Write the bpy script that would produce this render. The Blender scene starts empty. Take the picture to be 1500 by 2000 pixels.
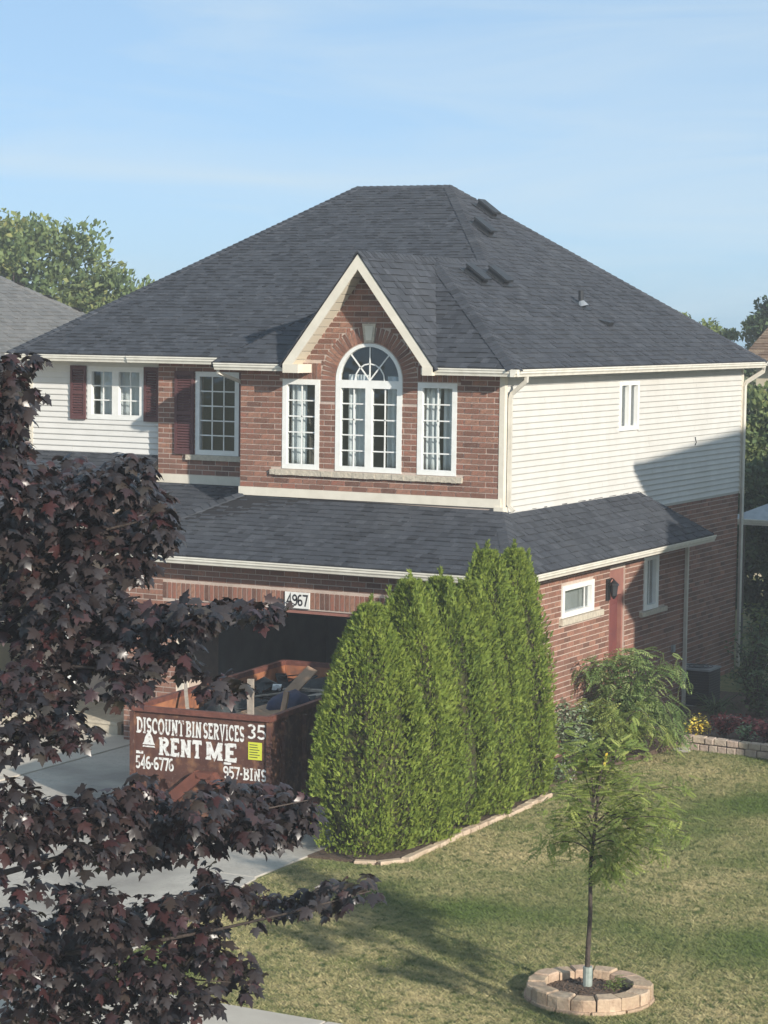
import bpy, bmesh, math, random
import numpy as np
from mathutils import Vector, Matrix
from mathutils.geometry import tessellate_polygon

sc = bpy.context.scene
R = math.radians
random.seed(7)
rng = np.random.default_rng(7)

# ------------------------------------------------------------------ camera
YAW, PITCH, ROLL, FPX = 0.47936, 0.082275, 0.01278, 4550.08
fw = Vector((-math.sin(YAW)*math.cos(PITCH), math.cos(YAW)*math.cos(PITCH), -math.sin(PITCH)))
r0 = Vector((math.cos(YAW), math.sin(YAW), 0))
u0 = r0.cross(fw)
rt = r0*math.cos(ROLL) + u0*math.sin(ROLL)
up = u0*math.cos(ROLL) - r0*math.sin(ROLL)
CAM = Vector((15.2763, -33.4053, 7.0119))
cd = bpy.data.cameras.new('camera')
cam = bpy.data.objects.new('camera', cd)
sc.collection.objects.link(cam)
cam.matrix_world = Matrix(((rt.x, up.x, -fw.x, CAM.x), (rt.y, up.y, -fw.y, CAM.y), (rt.z, up.z, -fw.z, CAM.z), (0, 0, 0, 1)))
cd.sensor_fit = 'HORIZONTAL'
cd.sensor_width = 36
cd.lens = FPX/1500*36
cd.clip_end = 3000
sc.camera = cam

# ------------------------------------------------------------------ light
SUN_AZ, SUN_EL = R(60), R(21)      # azimuth from the house's front normal (-Y) towards +X
sdir = Vector((math.sin(SUN_AZ)*math.cos(SUN_EL), -math.cos(SUN_AZ)*math.cos(SUN_EL), math.sin(SUN_EL)))
ld = bpy.data.lights.new('sun', 'SUN')
ld.energy = 4.5
ld.angle = R(0.8)
ld.color = (1.0, 0.925, 0.81)
sun = bpy.data.objects.new('sun', ld)
sc.collection.objects.link(sun)
sun.location = (20, -10, 30)
sun.rotation_euler = sdir.to_track_quat('Z', 'Y').to_euler()

w = bpy.data.worlds.new('World')
sc.world = w
w.use_nodes = True
nt = w.node_tree
nt.nodes.clear()
sky = nt.nodes.new('ShaderNodeTexSky')
sky.sky_type = 'NISHITA'
sky.sun_disc = False
sky.sun_elevation = SUN_EL
sky.sun_rotation = math.atan2(sdir.x, sdir.y)
sky.air_density = 0.5
sky.dust_density = 0.8
sky.ozone_density = 3.0
sky.altitude = 100
tc = nt.nodes.new('ShaderNodeTexCoord')
mp = nt.nodes.new('ShaderNodeMapping')
mp.inputs['Scale'].default_value = (2.2, 2.2, 16)
mp.inputs['Rotation'].default_value = (0.05, 0.06, 0.4)
nz = nt.nodes.new('ShaderNodeTexNoise')
nz.inputs['Scale'].default_value = 2.1
nz.inputs['Detail'].default_value = 7
nz.inputs['Roughness'].default_value = 0.55
nz.inputs['Distortion'].default_value = 0.6
rp = nt.nodes.new('ShaderNodeValToRGB')
rp.color_ramp.elements[0].position = 0.42
rp.color_ramp.elements[0].color = (0, 0, 0, 1)
rp.color_ramp.elements[1].position = 0.85
rp.color_ramp.elements[1].color = (.75, .75, .75, 1)
mx = nt.nodes.new('ShaderNodeMix')
mx.data_type = 'RGBA'
mx.inputs[7].default_value = (3.7, 4.35, 4.75, 1)
mv = nt.nodes.new('ShaderNodeMix')          # thin even veil of high cloud
mv.data_type = 'RGBA'
mv.inputs[0].default_value = 0.66
mv.inputs[7].default_value = (2.25, 3.35, 4.2, 1)
bg = nt.nodes.new('ShaderNodeBackground')
bg.inputs['Strength'].default_value = 0.135
out = nt.nodes.new('ShaderNodeOutputWorld')
L = nt.links.new
L(tc.outputs['Generated'], mp.inputs['Vector'])
L(mp.outputs[0], nz.inputs['Vector'])
L(nz.outputs['Fac'], rp.inputs[0])
L(rp.outputs[0], mx.inputs[0])
L(sky.outputs[0], mv.inputs[6])
L(mv.outputs[2], mx.inputs[6])
L(mx.outputs[2], bg.inputs['Color'])
L(bg.outputs[0], out.inputs['Surface'])

vs = sc.view_settings
vs.view_transform = 'Standard'
vs.look = 'None'
vs.gamma = 1
vs.use_curve_mapping = False
vs.exposure = 0.46
sc.render.engine = 'CYCLES'
sc.cycles.max_bounces = 8
sc.cycles.transparent_max_bounces = 12

# ------------------------------------------------------------------ materials
def mat(name, col, rough=0.8, var=0.0, col2=None, scale=6.0, detail=4, bump=0.0, bscale=40.0, attr=None, attr_amt=0.0,
        metal=0.0, spec=0.3, noise2=None, transl=0.0, hue_cols=None, noise3=None):
    """Principled material: base colour mixed to col2 by noise, brightness jittered by a face attribute 'rnd'."""
    m = bpy.data.materials.new(name)
    m.use_nodes = True
    t = m.node_tree
    N, K = t.nodes, t.links.new
    b = N['Principled BSDF']
    b.inputs['Roughness'].default_value = rough
    b.inputs['Metallic'].default_value = metal
    b.inputs['Specular IOR Level'].default_value = spec
    co = N.new('ShaderNodeTexCoord')
    cur = None
    rgb = N.new('ShaderNodeRGB')
    rgb.outputs[0].default_value = (*col, 1)
    cur = rgb.outputs[0]
    if hue_cols:
        at = N.new('ShaderNodeAttribute')
        at.attribute_name = 'rnd'
        cr = N.new('ShaderNodeValToRGB')
        e = cr.color_ramp.elements
        n = len(hue_cols)
        e[0].position, e[0].color = 0, (*hue_cols[0], 1)
        e[1].position, e[1].color = 1, (*hue_cols[-1], 1)
        for i in range(1, n-1):
            x = e.new(i/(n-1))
            x.color = (*hue_cols[i], 1)
        K(at.outputs['Fac'], cr.inputs[0])
        cur = cr.outputs[0]
    if col2:
        nz = N.new('ShaderNodeTexNoise')
        nz.inputs['Scale'].default_value = scale
        nz.inputs['Detail'].default_value = detail
        nz.inputs['Roughness'].default_value = 0.6
        K(co.outputs['Object'], nz.inputs['Vector'])
        cr = N.new('ShaderNodeValToRGB')
        cr.color_ramp.elements[0].position = 0.36
        cr.color_ramp.elements[1].position = 0.66
        K(nz.outputs['Fac'], cr.inputs[0])
        mxn = N.new('ShaderNodeMix')
        mxn.data_type = 'RGBA'
        K(cr.outputs[0], mxn.inputs[0])
        K(cur, mxn.inputs[6])
        mxn.inputs[7].default_value = (*col2, 1)
        cur = mxn.outputs[2]
    for nn_ in (noise2, noise3):
        if not nn_: continue
        c3, s3, lo, hi = nn_
        nz = N.new('ShaderNodeTexNoise')
        nz.inputs['Scale'].default_value = s3
        nz.inputs['Detail'].default_value = 5
        K(co.outputs['Object'], nz.inputs['Vector'])
        cr = N.new('ShaderNodeValToRGB')
        cr.color_ramp.elements[0].position = lo
        cr.color_ramp.elements[1].position = hi
        K(nz.outputs['Fac'], cr.inputs[0])
        mxn = N.new('ShaderNodeMix')
        mxn.data_type = 'RGBA'
        K(cr.outputs[0], mxn.inputs[0])
        K(cur, mxn.inputs[6])
        mxn.inputs[7].default_value = (*c3, 1)
        cur = mxn.outputs[2]
    if attr_amt:
        at = N.new('ShaderNodeAttribute')
        at.attribute_name = 'rnd'
        mr = N.new('ShaderNodeMapRange')
        mr.inputs['To Min'].default_value = 1-attr_amt
        mr.inputs['To Max'].default_value = 1+attr_amt
        K(at.outputs['Fac'], mr.inputs['Value'])
        hs = N.new('ShaderNodeHueSaturation')
        K(mr.outputs[0], hs.inputs['Value'])
        K(cur, hs.inputs['Color'])
        cur = hs.outputs[0]
    K(cur, b.inputs['Base Color'])
    if bump:
        nz = N.new('ShaderNodeTexNoise')
        nz.inputs['Scale'].default_value = bscale
        nz.inputs['Detail'].default_value = 6
        K(co.outputs['Object'], nz.inputs['Vector'])
        bp = N.new('ShaderNodeBump')
        bp.inputs['Strength'].default_value = bump
        bp.inputs['Distance'].default_value = 0.02
        K(nz.outputs['Fac'], bp.inputs['Height'])
        K(bp.outputs[0], b.inputs['Normal'])
    if transl:
        tr = N.new('ShaderNodeBsdfTranslucent')
        K(cur, tr.inputs['Color'])
        ms = N.new('ShaderNodeMixShader')
        ms.inputs[0].default_value = transl
        K(b.outputs[0], ms.inputs[1])
        K(tr.outputs[0], ms.inputs[2])
        K(ms.outputs[0], N['Material Output'].inputs['Surface'])
    return m

M = {}
M['brick'] = mat('brick', (.3, .1, .08), .9, hue_cols=[(.140, .070, .054), (.235, .105, .075), (.295, .140, .096), (.210, .106, .084), (.345, .175, .120), (.260, .100, .071)],
                 col2=(.195, .112, .084), scale=22, bump=.5, bscale=60, attr_amt=.14, noise3=((.15, .085, .065), 1.1, .55, .85))
M['mortar'] = mat('mortar', (.525, .43, .37), .95, col2=(.45, .365, .315), scale=8, bump=.3, bscale=80, noise3=((.36, .29, .25), 1.1, .52, .82))
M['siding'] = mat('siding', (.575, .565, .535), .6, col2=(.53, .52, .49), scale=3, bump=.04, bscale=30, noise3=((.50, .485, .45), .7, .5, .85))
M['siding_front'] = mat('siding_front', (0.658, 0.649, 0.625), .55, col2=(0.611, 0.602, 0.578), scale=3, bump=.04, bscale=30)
M['trim'] = mat('trim', (0.694, 0.644, 0.549), .5, col2=(0.616, 0.571, 0.482), scale=4)
M['gutter'] = mat('gutter', (0.739, 0.706, 0.627), .38, col2=(0.627, 0.594, 0.515), scale=5, spec=.5)
M['white'] = mat('white_vinyl', (0.787, 0.787, 0.766), .4, col2=(0.706, 0.706, 0.676), scale=5)
M['shingle'] = mat('shingle', (.05, .053, .062), .92, hue_cols=[(.034, .039, .050), (.054, .060, .075), (.064, .071, .087), (.073, .080, .096), (.049, .055, .069), (.090, .097, .114)],
                   col2=(.048, .053, .063), scale=40, noise2=((.074, .079, .089), .9, .5, .9), bump=.6, bscale=220, attr_amt=.12)
M['felt'] = mat('roof_deck', (.02, .02, .023), .95)
M['stone_sill'] = mat('stone_sill', (0.540, 0.483, 0.391), .9, col2=(0.414, 0.368, 0.299), scale=14, bump=.7, bscale=25)
M['shutter'] = mat('shutter', (.105, .045, .046), .6, col2=(.085, .038, .04), scale=5)
M['door'] = mat('door_paint', (.17, .055, .05), .5, col2=(.13, .045, .045), scale=3)
M['jamb'] = mat('door_jamb', (.30, .14, .11), .6, col2=(.25, .115, .095), scale=4)
M['black'] = mat('black_metal', (.018, .018, .02), .45, spec=.4)
M['darkgrey'] = mat('dark_grey_metal', (.032, .036, .042), .55, col2=(.024, .027, .031), scale=12)
M['galv'] = mat('galvanised', (.36, .38, .40), .45, col2=(.28, .30, .32), scale=8, metal=.4)
M['pipe'] = mat('downspout_paint', (.60, .57, .50), .45, col2=(.50, .47, .41), scale=4)
M['soffit'] = mat('soffit', (.60, .545, .44), .6)
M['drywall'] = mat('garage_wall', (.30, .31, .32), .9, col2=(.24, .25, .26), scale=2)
M['concrete'] = mat('concrete', (.47, .435, .385), .92, col2=(.40, .37, .325), scale=1.6, noise2=((.27, .25, .225), .6, .50, .66), noise3=((.33, .30, .265), 26, .52, .7), bump=.35, bscale=90)
M['walk'] = mat('sidewalk', (0.526, 0.482, 0.414), .92, col2=(0.448, 0.403, 0.347), scale=1.6, bump=.3, bscale=90)
M['cream'] = mat('cream_stone', (.52, .46, .36), .9, col2=(.42, .37, .29), scale=6, bump=.4, bscale=40)
M['ground'] = mat('lawn_soil', (0.185, 0.172, 0.073), .95, col2=(0.343, 0.277, 0.145), scale=1.1, detail=9, noise2=((0.112, 0.139, 0.046), .30, .44, .68), noise3=((0.099, 0.127, 0.044), 9.0, .50, .66), bump=.8, bscale=30)
M['mulch'] = mat('mulch', (.075, .05, .036), .95, col2=(.14, .10, .075), scale=25, bump=1.0, bscale=40)
M['grass'] = mat('grass', (0.121, 0.148, 0.040), .7, hue_cols=[(0.134, 0.181, 0.052), (0.202, 0.228, 0.078), (0.323, 0.302, 0.134), (0.511, 0.444, 0.255), (0.175, 0.208, 0.067)],
                 col2=(0.497, 0.423, 0.235), scale=1.1, detail=9, noise2=((0.108, 0.159, 0.040), .30, .44, .68), transl=.2, noise3=((0.084, 0.118, 0.038), 9.0, .50, .66))
M['binred'] = mat('bin_paint', (.105, .047, .035), .72, col2=(.070, .032, .026), scale=4, noise2=((.21, .105, .06), 6, .52, .70), noise3=((.15, .10, .08), 22, .60, .72), bump=.35, bscale=9)
M['binin'] = mat('bin_inside', (0.360, 0.150, 0.074), .85, col2=(0.240, 0.090, 0.050), scale=3, noise2=((0.132, 0.066, 0.048), 5, .5, .7), bump=.4, bscale=14)
M['binframe'] = mat('bin_frame', (.15, .055, .038), .68, col2=(.105, .040, .030), scale=7)
M['binlip'] = mat('bin_lip', (.17, .065, .048), .6, col2=(.10, .04, .032), scale=9)
M['paint'] = mat('white_letter', (.74, .74, .72), .6, col2=(.60, .60, .58), scale=20, noise2=((.20, .12, .10), 14, .56, .66))
M['yellow'] = mat('yellow_sticker', (.55, .58, .06), .6)
M['ink'] = mat('black_ink', (.03, .03, .035), .7)
M['plank'] = mat('weathered_wood', (.36, .31, .26), .85, col2=(.27, .23, .19), scale=12, bump=.3, bscale=30)
M['tan'] = mat('tan_board', (.38, .24, .155), .85, col2=(.30, .19, .12), scale=5)
M['blue'] = mat('navy_tarp', (.03, .038, .085), .55, col2=(.02, .024, .05), scale=6, bump=.5, bscale=8)
M['debris'] = mat('black_felt', (.022, .026, .028), .8, col2=(.04, .046, .048), scale=7, bump=.8, bscale=9)
M['bark'] = mat('bark', (.085, .065, .055), .9, col2=(.05, .04, .034), scale=18, bump=.8, bscale=40)
M['guard'] = mat('trunk_guard', (.32, .36, .33), .6, col2=(.24, .28, .25), scale=20)
M['maple'] = mat('maple_leaf', (.05, .03, .03), .36, hue_cols=[(.013, .010, .011), (.020, .015, .016), (.029, .022, .022), (.040, .032, .031), (.029, .017, .018), (.050, .018, .019), (.046, .038, .031)],
                 spec=.6, transl=.16)
M['cedar'] = mat('cedar_leaf', (0.081, 0.127, 0.023), .7, hue_cols=[(0.057, 0.098, 0.018), (0.132, 0.190, 0.030), (0.184, 0.247, 0.039), (0.241, 0.293, 0.051), (0.155, 0.207, 0.034)], transl=.25)
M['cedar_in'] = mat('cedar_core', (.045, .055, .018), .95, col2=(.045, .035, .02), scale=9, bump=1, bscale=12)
M['locust'] = mat('locust_leaf', (.1, .16, .03), .6, hue_cols=[(.17, .235, .060), (.25, .315, .080), (.33, .39, .11), (.42, .46, .14)], transl=.45)
M['shrub'] = mat('shrub_leaf', (.08, .13, .04), .6, hue_cols=[(.12, .19, .062), (.18, .265, .085), (.25, .33, .115), (.34, .40, .16)], transl=.38)
M['varieg'] = mat('variegated_leaf', (0.230, 0.299, 0.184), .6, hue_cols=[(0.115, 0.196, 0.081), (0.230, 0.310, 0.172), (0.414, 0.460, 0.322), (0.161, 0.230, 0.115)], transl=.25)
M['tree_l'] = mat('far_tree_leaf', (0.090, 0.120, 0.040), .7, hue_cols=[(0.081, 0.128, 0.057), (0.136, 0.190, 0.076), (0.200, 0.245, 0.090), (0.281, 0.271, 0.100)], transl=.25)
M['tree_d'] = mat('dark_tree_leaf', (0.055, 0.088, 0.033), .7, hue_cols=[(0.039, 0.075, 0.035), (0.067, 0.111, 0.047), (0.105, 0.149, 0.059), (0.127, 0.171, 0.067)], transl=.2)
M['tree_y'] = mat('light_tree_leaf', (0.099, 0.132, 0.044), .7, hue_cols=[(0.100, 0.143, 0.043), (0.157, 0.200, 0.054), (0.215, 0.243, 0.072)], transl=.25)
M['red_leaf'] = mat('red_leaf', (0.260, 0.052, 0.052), .6, hue_cols=[(0.164, 0.040, 0.047), (0.291, 0.073, 0.073), (0.437, 0.127, 0.109)], transl=.25)
M['yellow_fl'] = mat('yellow_flower', (0.720, 0.504, 0.060), .6, hue_cols=[(0.690, 0.469, 0.055), (0.850, 0.690, 0.124), (0.276, 0.276, 0.068)])
M['paver'] = mat('paver', (0.470, 0.336, 0.235), .92, hue_cols=[(0.448, 0.336, 0.224), (0.515, 0.381, 0.263), (0.560, 0.426, 0.302), (0.470, 0.314, 0.235)], col2=(0.370, 0.263, 0.185), scale=9, bump=.6, bscale=35)
M['wallstone'] = mat('wall_stone', (0.502, 0.409, 0.330), .92, hue_cols=[(0.475, 0.396, 0.317), (0.581, 0.488, 0.396), (0.449, 0.343, 0.290), (0.607, 0.502, 0.370)], col2=(0.370, 0.290, 0.238), scale=9, bump=.7, bscale=30)
M['edge'] = mat('edging_stone', (0.550, 0.429, 0.319), .92, hue_cols=[(0.506, 0.396, 0.286), (0.594, 0.473, 0.352), (0.550, 0.407, 0.297)], col2=(0.418, 0.319, 0.231), scale=9, bump=.5, bscale=35)
M['rock'] = mat('rock', (.42, .40, .36), .9, col2=(.30, .28, .25), scale=5, bump=.7, bscale=12)
M['roof_grey'] = mat('grey_shingle', (.2, .2, .2), .92, hue_cols=[(.13, .135, .135), (.17, .172, .17), (.205, .203, .196)], col2=(.14, .14, .14), scale=30, bump=.4, bscale=150)
M['roof_brown'] = mat('brown_shingle', (.2, .14, .09), .92, hue_cols=[(.17, .11, .075), (.26, .18, .12), (.36, .27, .185)], col2=(.16, .11, .08), scale=30, bump=.4, bscale=150)
M['beige'] = mat('beige_siding', (.55, .48, .36), .6, col2=(.50, .44, .33), scale=3)
M['curtain'] = mat('curtain', (.74, .76, .76), .85, col2=(.66, .68, .70), scale=4, transl=.2)
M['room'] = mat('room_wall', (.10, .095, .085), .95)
M['rubber'] = mat('rubber', (.02, .02, .02), .8)

# window glass: clear pane with a Fresnel reflection
def glass_mat():
    m = bpy.data.materials.new('window_glass')
    m.use_nodes = True
    t = m.node_tree
    N, K = t.nodes, t.links.new
    N.remove(N['Principled BSDF'])
    tr = N.new('ShaderNodeBsdfTransparent')
    tr.inputs[0].default_value = (.96, .98, .98, 1)
    gl = N.new('ShaderNodeBsdfGlossy')
    gl.inputs['Roughness'].default_value = .03
    gl.inputs['Color'].default_value = (.9, .95, 1, 1)
    lw = N.new('ShaderNodeLayerWeight')
    lw.inputs['Blend'].default_value = .5
    pw = N.new('ShaderNodeMath')
    pw.operation = 'POWER'
    pw.inputs[1].default_value = 3.5
    K(lw.outputs['Facing'], pw.inputs[0])
    fr = N.new('ShaderNodeMapRange')
    fr.inputs['To Min'].default_value = .05
    fr.inputs['To Max'].default_value = .8
    K(pw.outputs[0], fr.inputs['Value'])
    nz = N.new('ShaderNodeTexNoise')
    nz.inputs['Scale'].default_value = 2.2
    co = N.new('ShaderNodeTexCoord')
    K(co.outputs['Object'], nz.inputs['Vector'])
    bp = N.new('ShaderNodeBump')
    bp.inputs['Strength'].default_value = .08
    bp.inputs['Distance'].default_value = .05
    K(nz.outputs['Fac'], bp.inputs['Height'])
    K(bp.outputs[0], gl.inputs['Normal'])
    ms = N.new('ShaderNodeMixShader')
    K(fr.outputs[0], ms.inputs[0])
    K(tr.outputs[0], ms.inputs[1])
    K(gl.outputs[0], ms.inputs[2])
    K(ms.outputs[0], N['Material Output'].inputs['Surface'])
    return m
M['glass'] = glass_mat()

# ------------------------------------------------------------------ mesh helpers
COL = sc.collection
def link(name, data, parent=None, loc=None):
    o = bpy.data.objects.new(name, data)
    COL.objects.link(o)
    if parent is not None:
        o.parent = parent
    if loc is not None:
        o.location = loc
    return o
def tag(o, label=None, cat=None, group=None, kind=None):
    if label: o['label'] = label
    if cat: o['category'] = cat
    if group: o['group'] = group
    if kind: o['kind'] = kind
    return o
def thing(name, label, cat, group=None, loc=(0, 0, 0)):
    return tag(link(name, None, None, loc), label, cat, group)

class MB:
    def __init__(s):
        s.v, s.f, s.r = [], [], []
    def quadbox(s, c, ax, ay, az, rnd=None):
        """box from centre and three half-axis vectors"""
        c, ax, ay, az = Vector(c), Vector(ax), Vector(ay), Vector(az)
        b = len(s.v)
        for k in (-1, 1):
            for j in (-1, 1):
                for i in (-1, 1):
                    s.v.append(tuple(c + ax*i + ay*j + az*k))
        rr = random.random() if rnd is None else rnd
        F = [(0, 2, 3, 1), (4, 5, 7, 6), (0, 1, 5, 4), (2, 6, 7, 3), (0, 4, 6, 2), (1, 3, 7, 5)]
        if ax.cross(ay).dot(az) < 0:
            F = [f[::-1] for f in F]
        for f in F:
            s.f.append(tuple(b+i for i in f))
            s.r.append(rr)
        return s
    def box(s, x0, x1, y0, y1, z0, z1, rnd=None):
        return s.quadbox(((x0+x1)/2, (y0+y1)/2, (z0+z1)/2), ((x1-x0)/2, 0, 0), (0, (y1-y0)/2, 0), (0, 0, (z1-z0)/2), rnd)
    def poly(s, pts, rnd=None):
        b = len(s.v)
        s.v += [tuple(p) for p in pts]
        s.f.append(tuple(range(b, b+len(pts))))
        s.r.append(random.random() if rnd is None else rnd)
        return s
    def prism(s, pts, d, rnd=None):
        """closed solid: planar polygon pts extruded by vector d"""
        d = Vector(d)
        P = [Vector(p) for p in pts]
        n = sum(((P[i]-P[0]).cross(P[i+1]-P[0]) for i in range(1, len(P)-1)), Vector())
        if n.dot(d) > 0:
            P = P[::-1]
        b, n = len(s.v), len(P)
        s.v += [tuple(p) for p in P] + [tuple(p+d) for p in P]
        rr = random.random() if rnd is None else rnd
        s.f.append(tuple(range(b, b+n)))
        s.f.append(tuple(range(b+2*n-1, b+n-1, -1)))
        for i in range(n):
            j = (i+1) % n
            s.f.append((b+j, b+i, b+n+i, b+n+j))
        s.r += [rr]*(n+2)
        return s
    def tube(s, pts, rad, n=8, cap=True, rnd=None):
        pts = [Vector(p) for p in pts]
        if not hasattr(rad, '__len__'):
            rad = [rad]*len(pts)
        b = len(s.v)
        rr = random.random() if rnd is None else rnd
        prev = None
        for i, p in enumerate(pts):
            t = (pts[min(i+1, len(pts)-1)] - pts[max(i-1, 0)]).normalized()
            if prev is None:
                a = t.cross(Vector((0, 0, 1)))
                if a.length < 1e-3:
                    a = t.cross(Vector((0, 1, 0)))
                a.normalize()
            else:
                a = (prev - t*prev.dot(t)).normalized()
            prev = a
            c = t.cross(a)
            for k in range(n):
                an = 2*math.pi*(k+.5)/n
                s.v.append(tuple(p + (a*math.cos(an) + c*math.sin(an))*rad[i]))
        for i in range(len(pts)-1):
            for k in range(n):
                k2 = (k+1) % n
                s.f.append((b+i*n+k, b+i*n+k2, b+(i+1)*n+k2, b+(i+1)*n+k))
                s.r.append(rr)
        if cap:
            s.f.append(tuple(b+k for k in range(n))[::-1])
            s.f.append(tuple(b+(len(pts)-1)*n+k for k in range(n)))
            s.r += [rr, rr]
        return s
    def extrude_profile(s, prof, A, B, outv, rnd=None):
        """profile points (out, up) swept from A to B"""
        A, B, o = Vector(A), Vector(B), Vector(outv)
        z = Vector((0, 0, 1))
        b, n = len(s.v), len(prof)
        for P in (A, B):
            for (a, h) in prof:
                s.v.append(tuple(P + o*a + z*h))
        rr = .5 if rnd is None else rnd
        flip = (B-A).cross(o).dot(z) > 0
        fs = [tuple(range(b, b+n)), tuple(range(b+2*n-1, b+n-1, -1))]
        fs += [(b+(i+1) % n, b+i, b+n+i, b+n+(i+1) % n) for i in range(n)]
        if flip:
            fs = [f[::-1] for f in fs]
        s.f += fs
        s.r += [rr]*(n+2)
        return s
    def mesh(s, name, m, smooth=False):
        me = bpy.data.meshes.new(name)
        me.from_pydata(s.v, [], s.f)
        at = me.attributes.new('rnd', 'FLOAT', 'FACE')
        at.data.foreach_set('value', np.array(s.r, dtype=np.float32))
        me.materials.append(M[m] if isinstance(m, str) else m)
        if smooth:
            me.polygons.foreach_set('use_smooth', np.ones(len(s.f), dtype=bool))
        me.update()
        return me
    def build(s, name, m, parent=None, smooth=False, loc=None):
        return link(name, s.mesh(name, m, smooth), parent, loc)

def np_mesh(name, verts, tris, rnd, m):
    """fast mesh from numpy arrays (n,3) verts, (k,3) tris, per-face rnd"""
    me = bpy.data.meshes.new(name)
    me.vertices.add(len(verts))
    me.vertices.foreach_set('co', np.ascontiguousarray(verts, dtype=np.float32).ravel())
    me.loops.add(tris.size)
    me.loops.foreach_set('vertex_index', np.ascontiguousarray(tris, dtype=np.int32).ravel())
    me.polygons.add(len(tris))
    me.polygons.foreach_set('loop_start', np.arange(0, tris.size, tris.shape[1], dtype=np.int32))
    at = me.attributes.new('rnd', 'FLOAT', 'FACE')
    at.data.foreach_set('value', np.asarray(rnd, dtype=np.float32))
    me.materials.append(M[m])
    me.update(calc_edges=True)
    me.validate()
    return me

def scatter(tmpl_v, tmpl_f, pos, X, Y, Z, scale, rnd):
    """instances of a small template: world = pos + (x*X + y*Y + z*Z)*scale"""
    n, k = len(pos), len(tmpl_v)
    tv = np.asarray(tmpl_v, float)
    sc_ = np.asarray(scale, float)[:, None, None]
    V = pos[:, None, :] + (tv[None, :, 0:1]*X[:, None, :] + tv[None, :, 1:2]*Y[:, None, :] + tv[None, :, 2:3]*Z[:, None, :])*sc_
    tf = np.asarray(tmpl_f, int)
    F = (tf[None] + (np.arange(n)*k)[:, None, None]).reshape(-1, tf.shape[1])
    return V.reshape(-1, 3), F, np.repeat(np.asarray(rnd), len(tf))

def unit(a):
    return a/np.maximum(np.linalg.norm(a, axis=-1, keepdims=True), 1e-9)
def frames(tip, nrm):
    """orthonormal frames: Y along tip, Z near nrm"""
    Y = unit(tip)
    X = unit(np.cross(Y, nrm))
    return X, Y, np.cross(X, Y)

def slab_holes(name, outer, holes, O, U, N, thick, m, parent):
    """wall slab: polygon in (u,z) with holes, front face through O, thickness behind it"""
    O, U, N = Vector(O), Vector(U), Vector(N)
    loops = [outer] + holes
    P = [[Vector((a, b, 0)) for a, b in lp] for lp in loops]
    tri = tessellate_polygon(P)
    flat = [p for lp in loops for p in lp]
    mb = MB()
    n = len(flat)
    for off in (0, -thick):
        for (a, z) in flat:
            mb.v.append(tuple(O + U*a + N*off + Vector((0, 0, z))))
    for t in tri:
        a, b_, c = (Vector(mb.v[i]) for i in t)
        t = tuple(t) if (b_-a).cross(c-a).dot(N) > 0 else tuple(t)[::-1]
        mb.f.append(t)
        mb.f.append(tuple(i+n for i in t[::-1]))
    s = 0
    for lp in loops:
        k = len(lp)
        for i in range(k):
            j = (i+1) % k
            mb.f.append((s+i, s+j, s+j+n, s+i+n))
        s += k
    mb.r = [.5]*len(mb.f)
    return mb.build(name, m, parent)

# ------------------------------------------------------------------ bricks
BL, BH, CO, JT, PR = .2515, .0735, .0890, .0155, .006
BRICK_BUDGET = [300]
BV = []
def brick_variants():
    for k in range(10):
        mb = MB()
        e = .004
        x, y, z = BL/2, PR+.004, BH/2
        pts = [(-x, z-e), (-x+e, z), (x-e, z), (x, z-e), (x, -z+e), (x-e, -z), (-x+e, -z), (-x, -z+e)]
        mb.prism([(a, 0, b) for a, b in pts], (0, -y, 0), k/9.)
        BV.append(mb.mesh('brick', 'brick'))
def intervals(span, cuts):
    iv = [span]
    for c in cuts:
        nv = []
        for a, b in iv:
            if c[1] <= a or c[0] >= b:
                nv.append((a, b))
                continue
            if c[0] > a: nv.append((a, c[0]))
            if c[1] < b: nv.append((c[1], b))
        iv = nv
    return iv
def brick_wall(parent, O, U, N, z0, z1, span, cuts, single=False, name='brick_field'):
    """running bond on a wall plane. span(z)->(u0,u1), cuts(zlo,zhi)->list of (u0,u1)"""
    O, U, N = Vector(O), Vector(U), Vector(N)
    mb = MB()
    row = 0
    z = z0
    rz = math.atan2(U.y, U.x)
    while z + BH*.5 < z1:
        h = min(BH, z1 - z)
        a0, a1 = span(z + h/2)
        for (a, b) in intervals((a0, a1), cuts(z, z+h)):
            off = (row % 2)*(BL+JT)/2
            k = math.floor((a-off)/(BL+JT))
            while True:
                s = off + k*(BL+JT)
                e = s + BL
                k += 1
                if s > b - .02: break
                s2, e2 = max(s, a+.003), min(e, b-.003)
                if e2 - s2 < .025: continue
                full = (e2-s2) > BL-.002 and h > BH-.002
                c = O + U*((s2+e2)/2) + Vector((0, 0, z+h/2))
                if single and full and BRICK_BUDGET[0] > 0:
                    BRICK_BUDGET[0] -= 1
                    o = link('brick', random.choice(BV), parent, c + Vector((0, 0, random.uniform(-.0012, .0012))))
                    o.rotation_euler = (random.uniform(-.004, .004), random.uniform(-.004, .004), rz)
                else:
                    d = PR + random.uniform(-.003, .003)
                    mb.quadbox(c + N*(d/2-.004), U*((e2-s2)/2), N*(d/2+.004), (0, 0, h/2))
        z += CO
        row += 1
    o = mb.build(name, 'brick', parent)
    o['kind'] = 'stuff'
    return o

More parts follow.
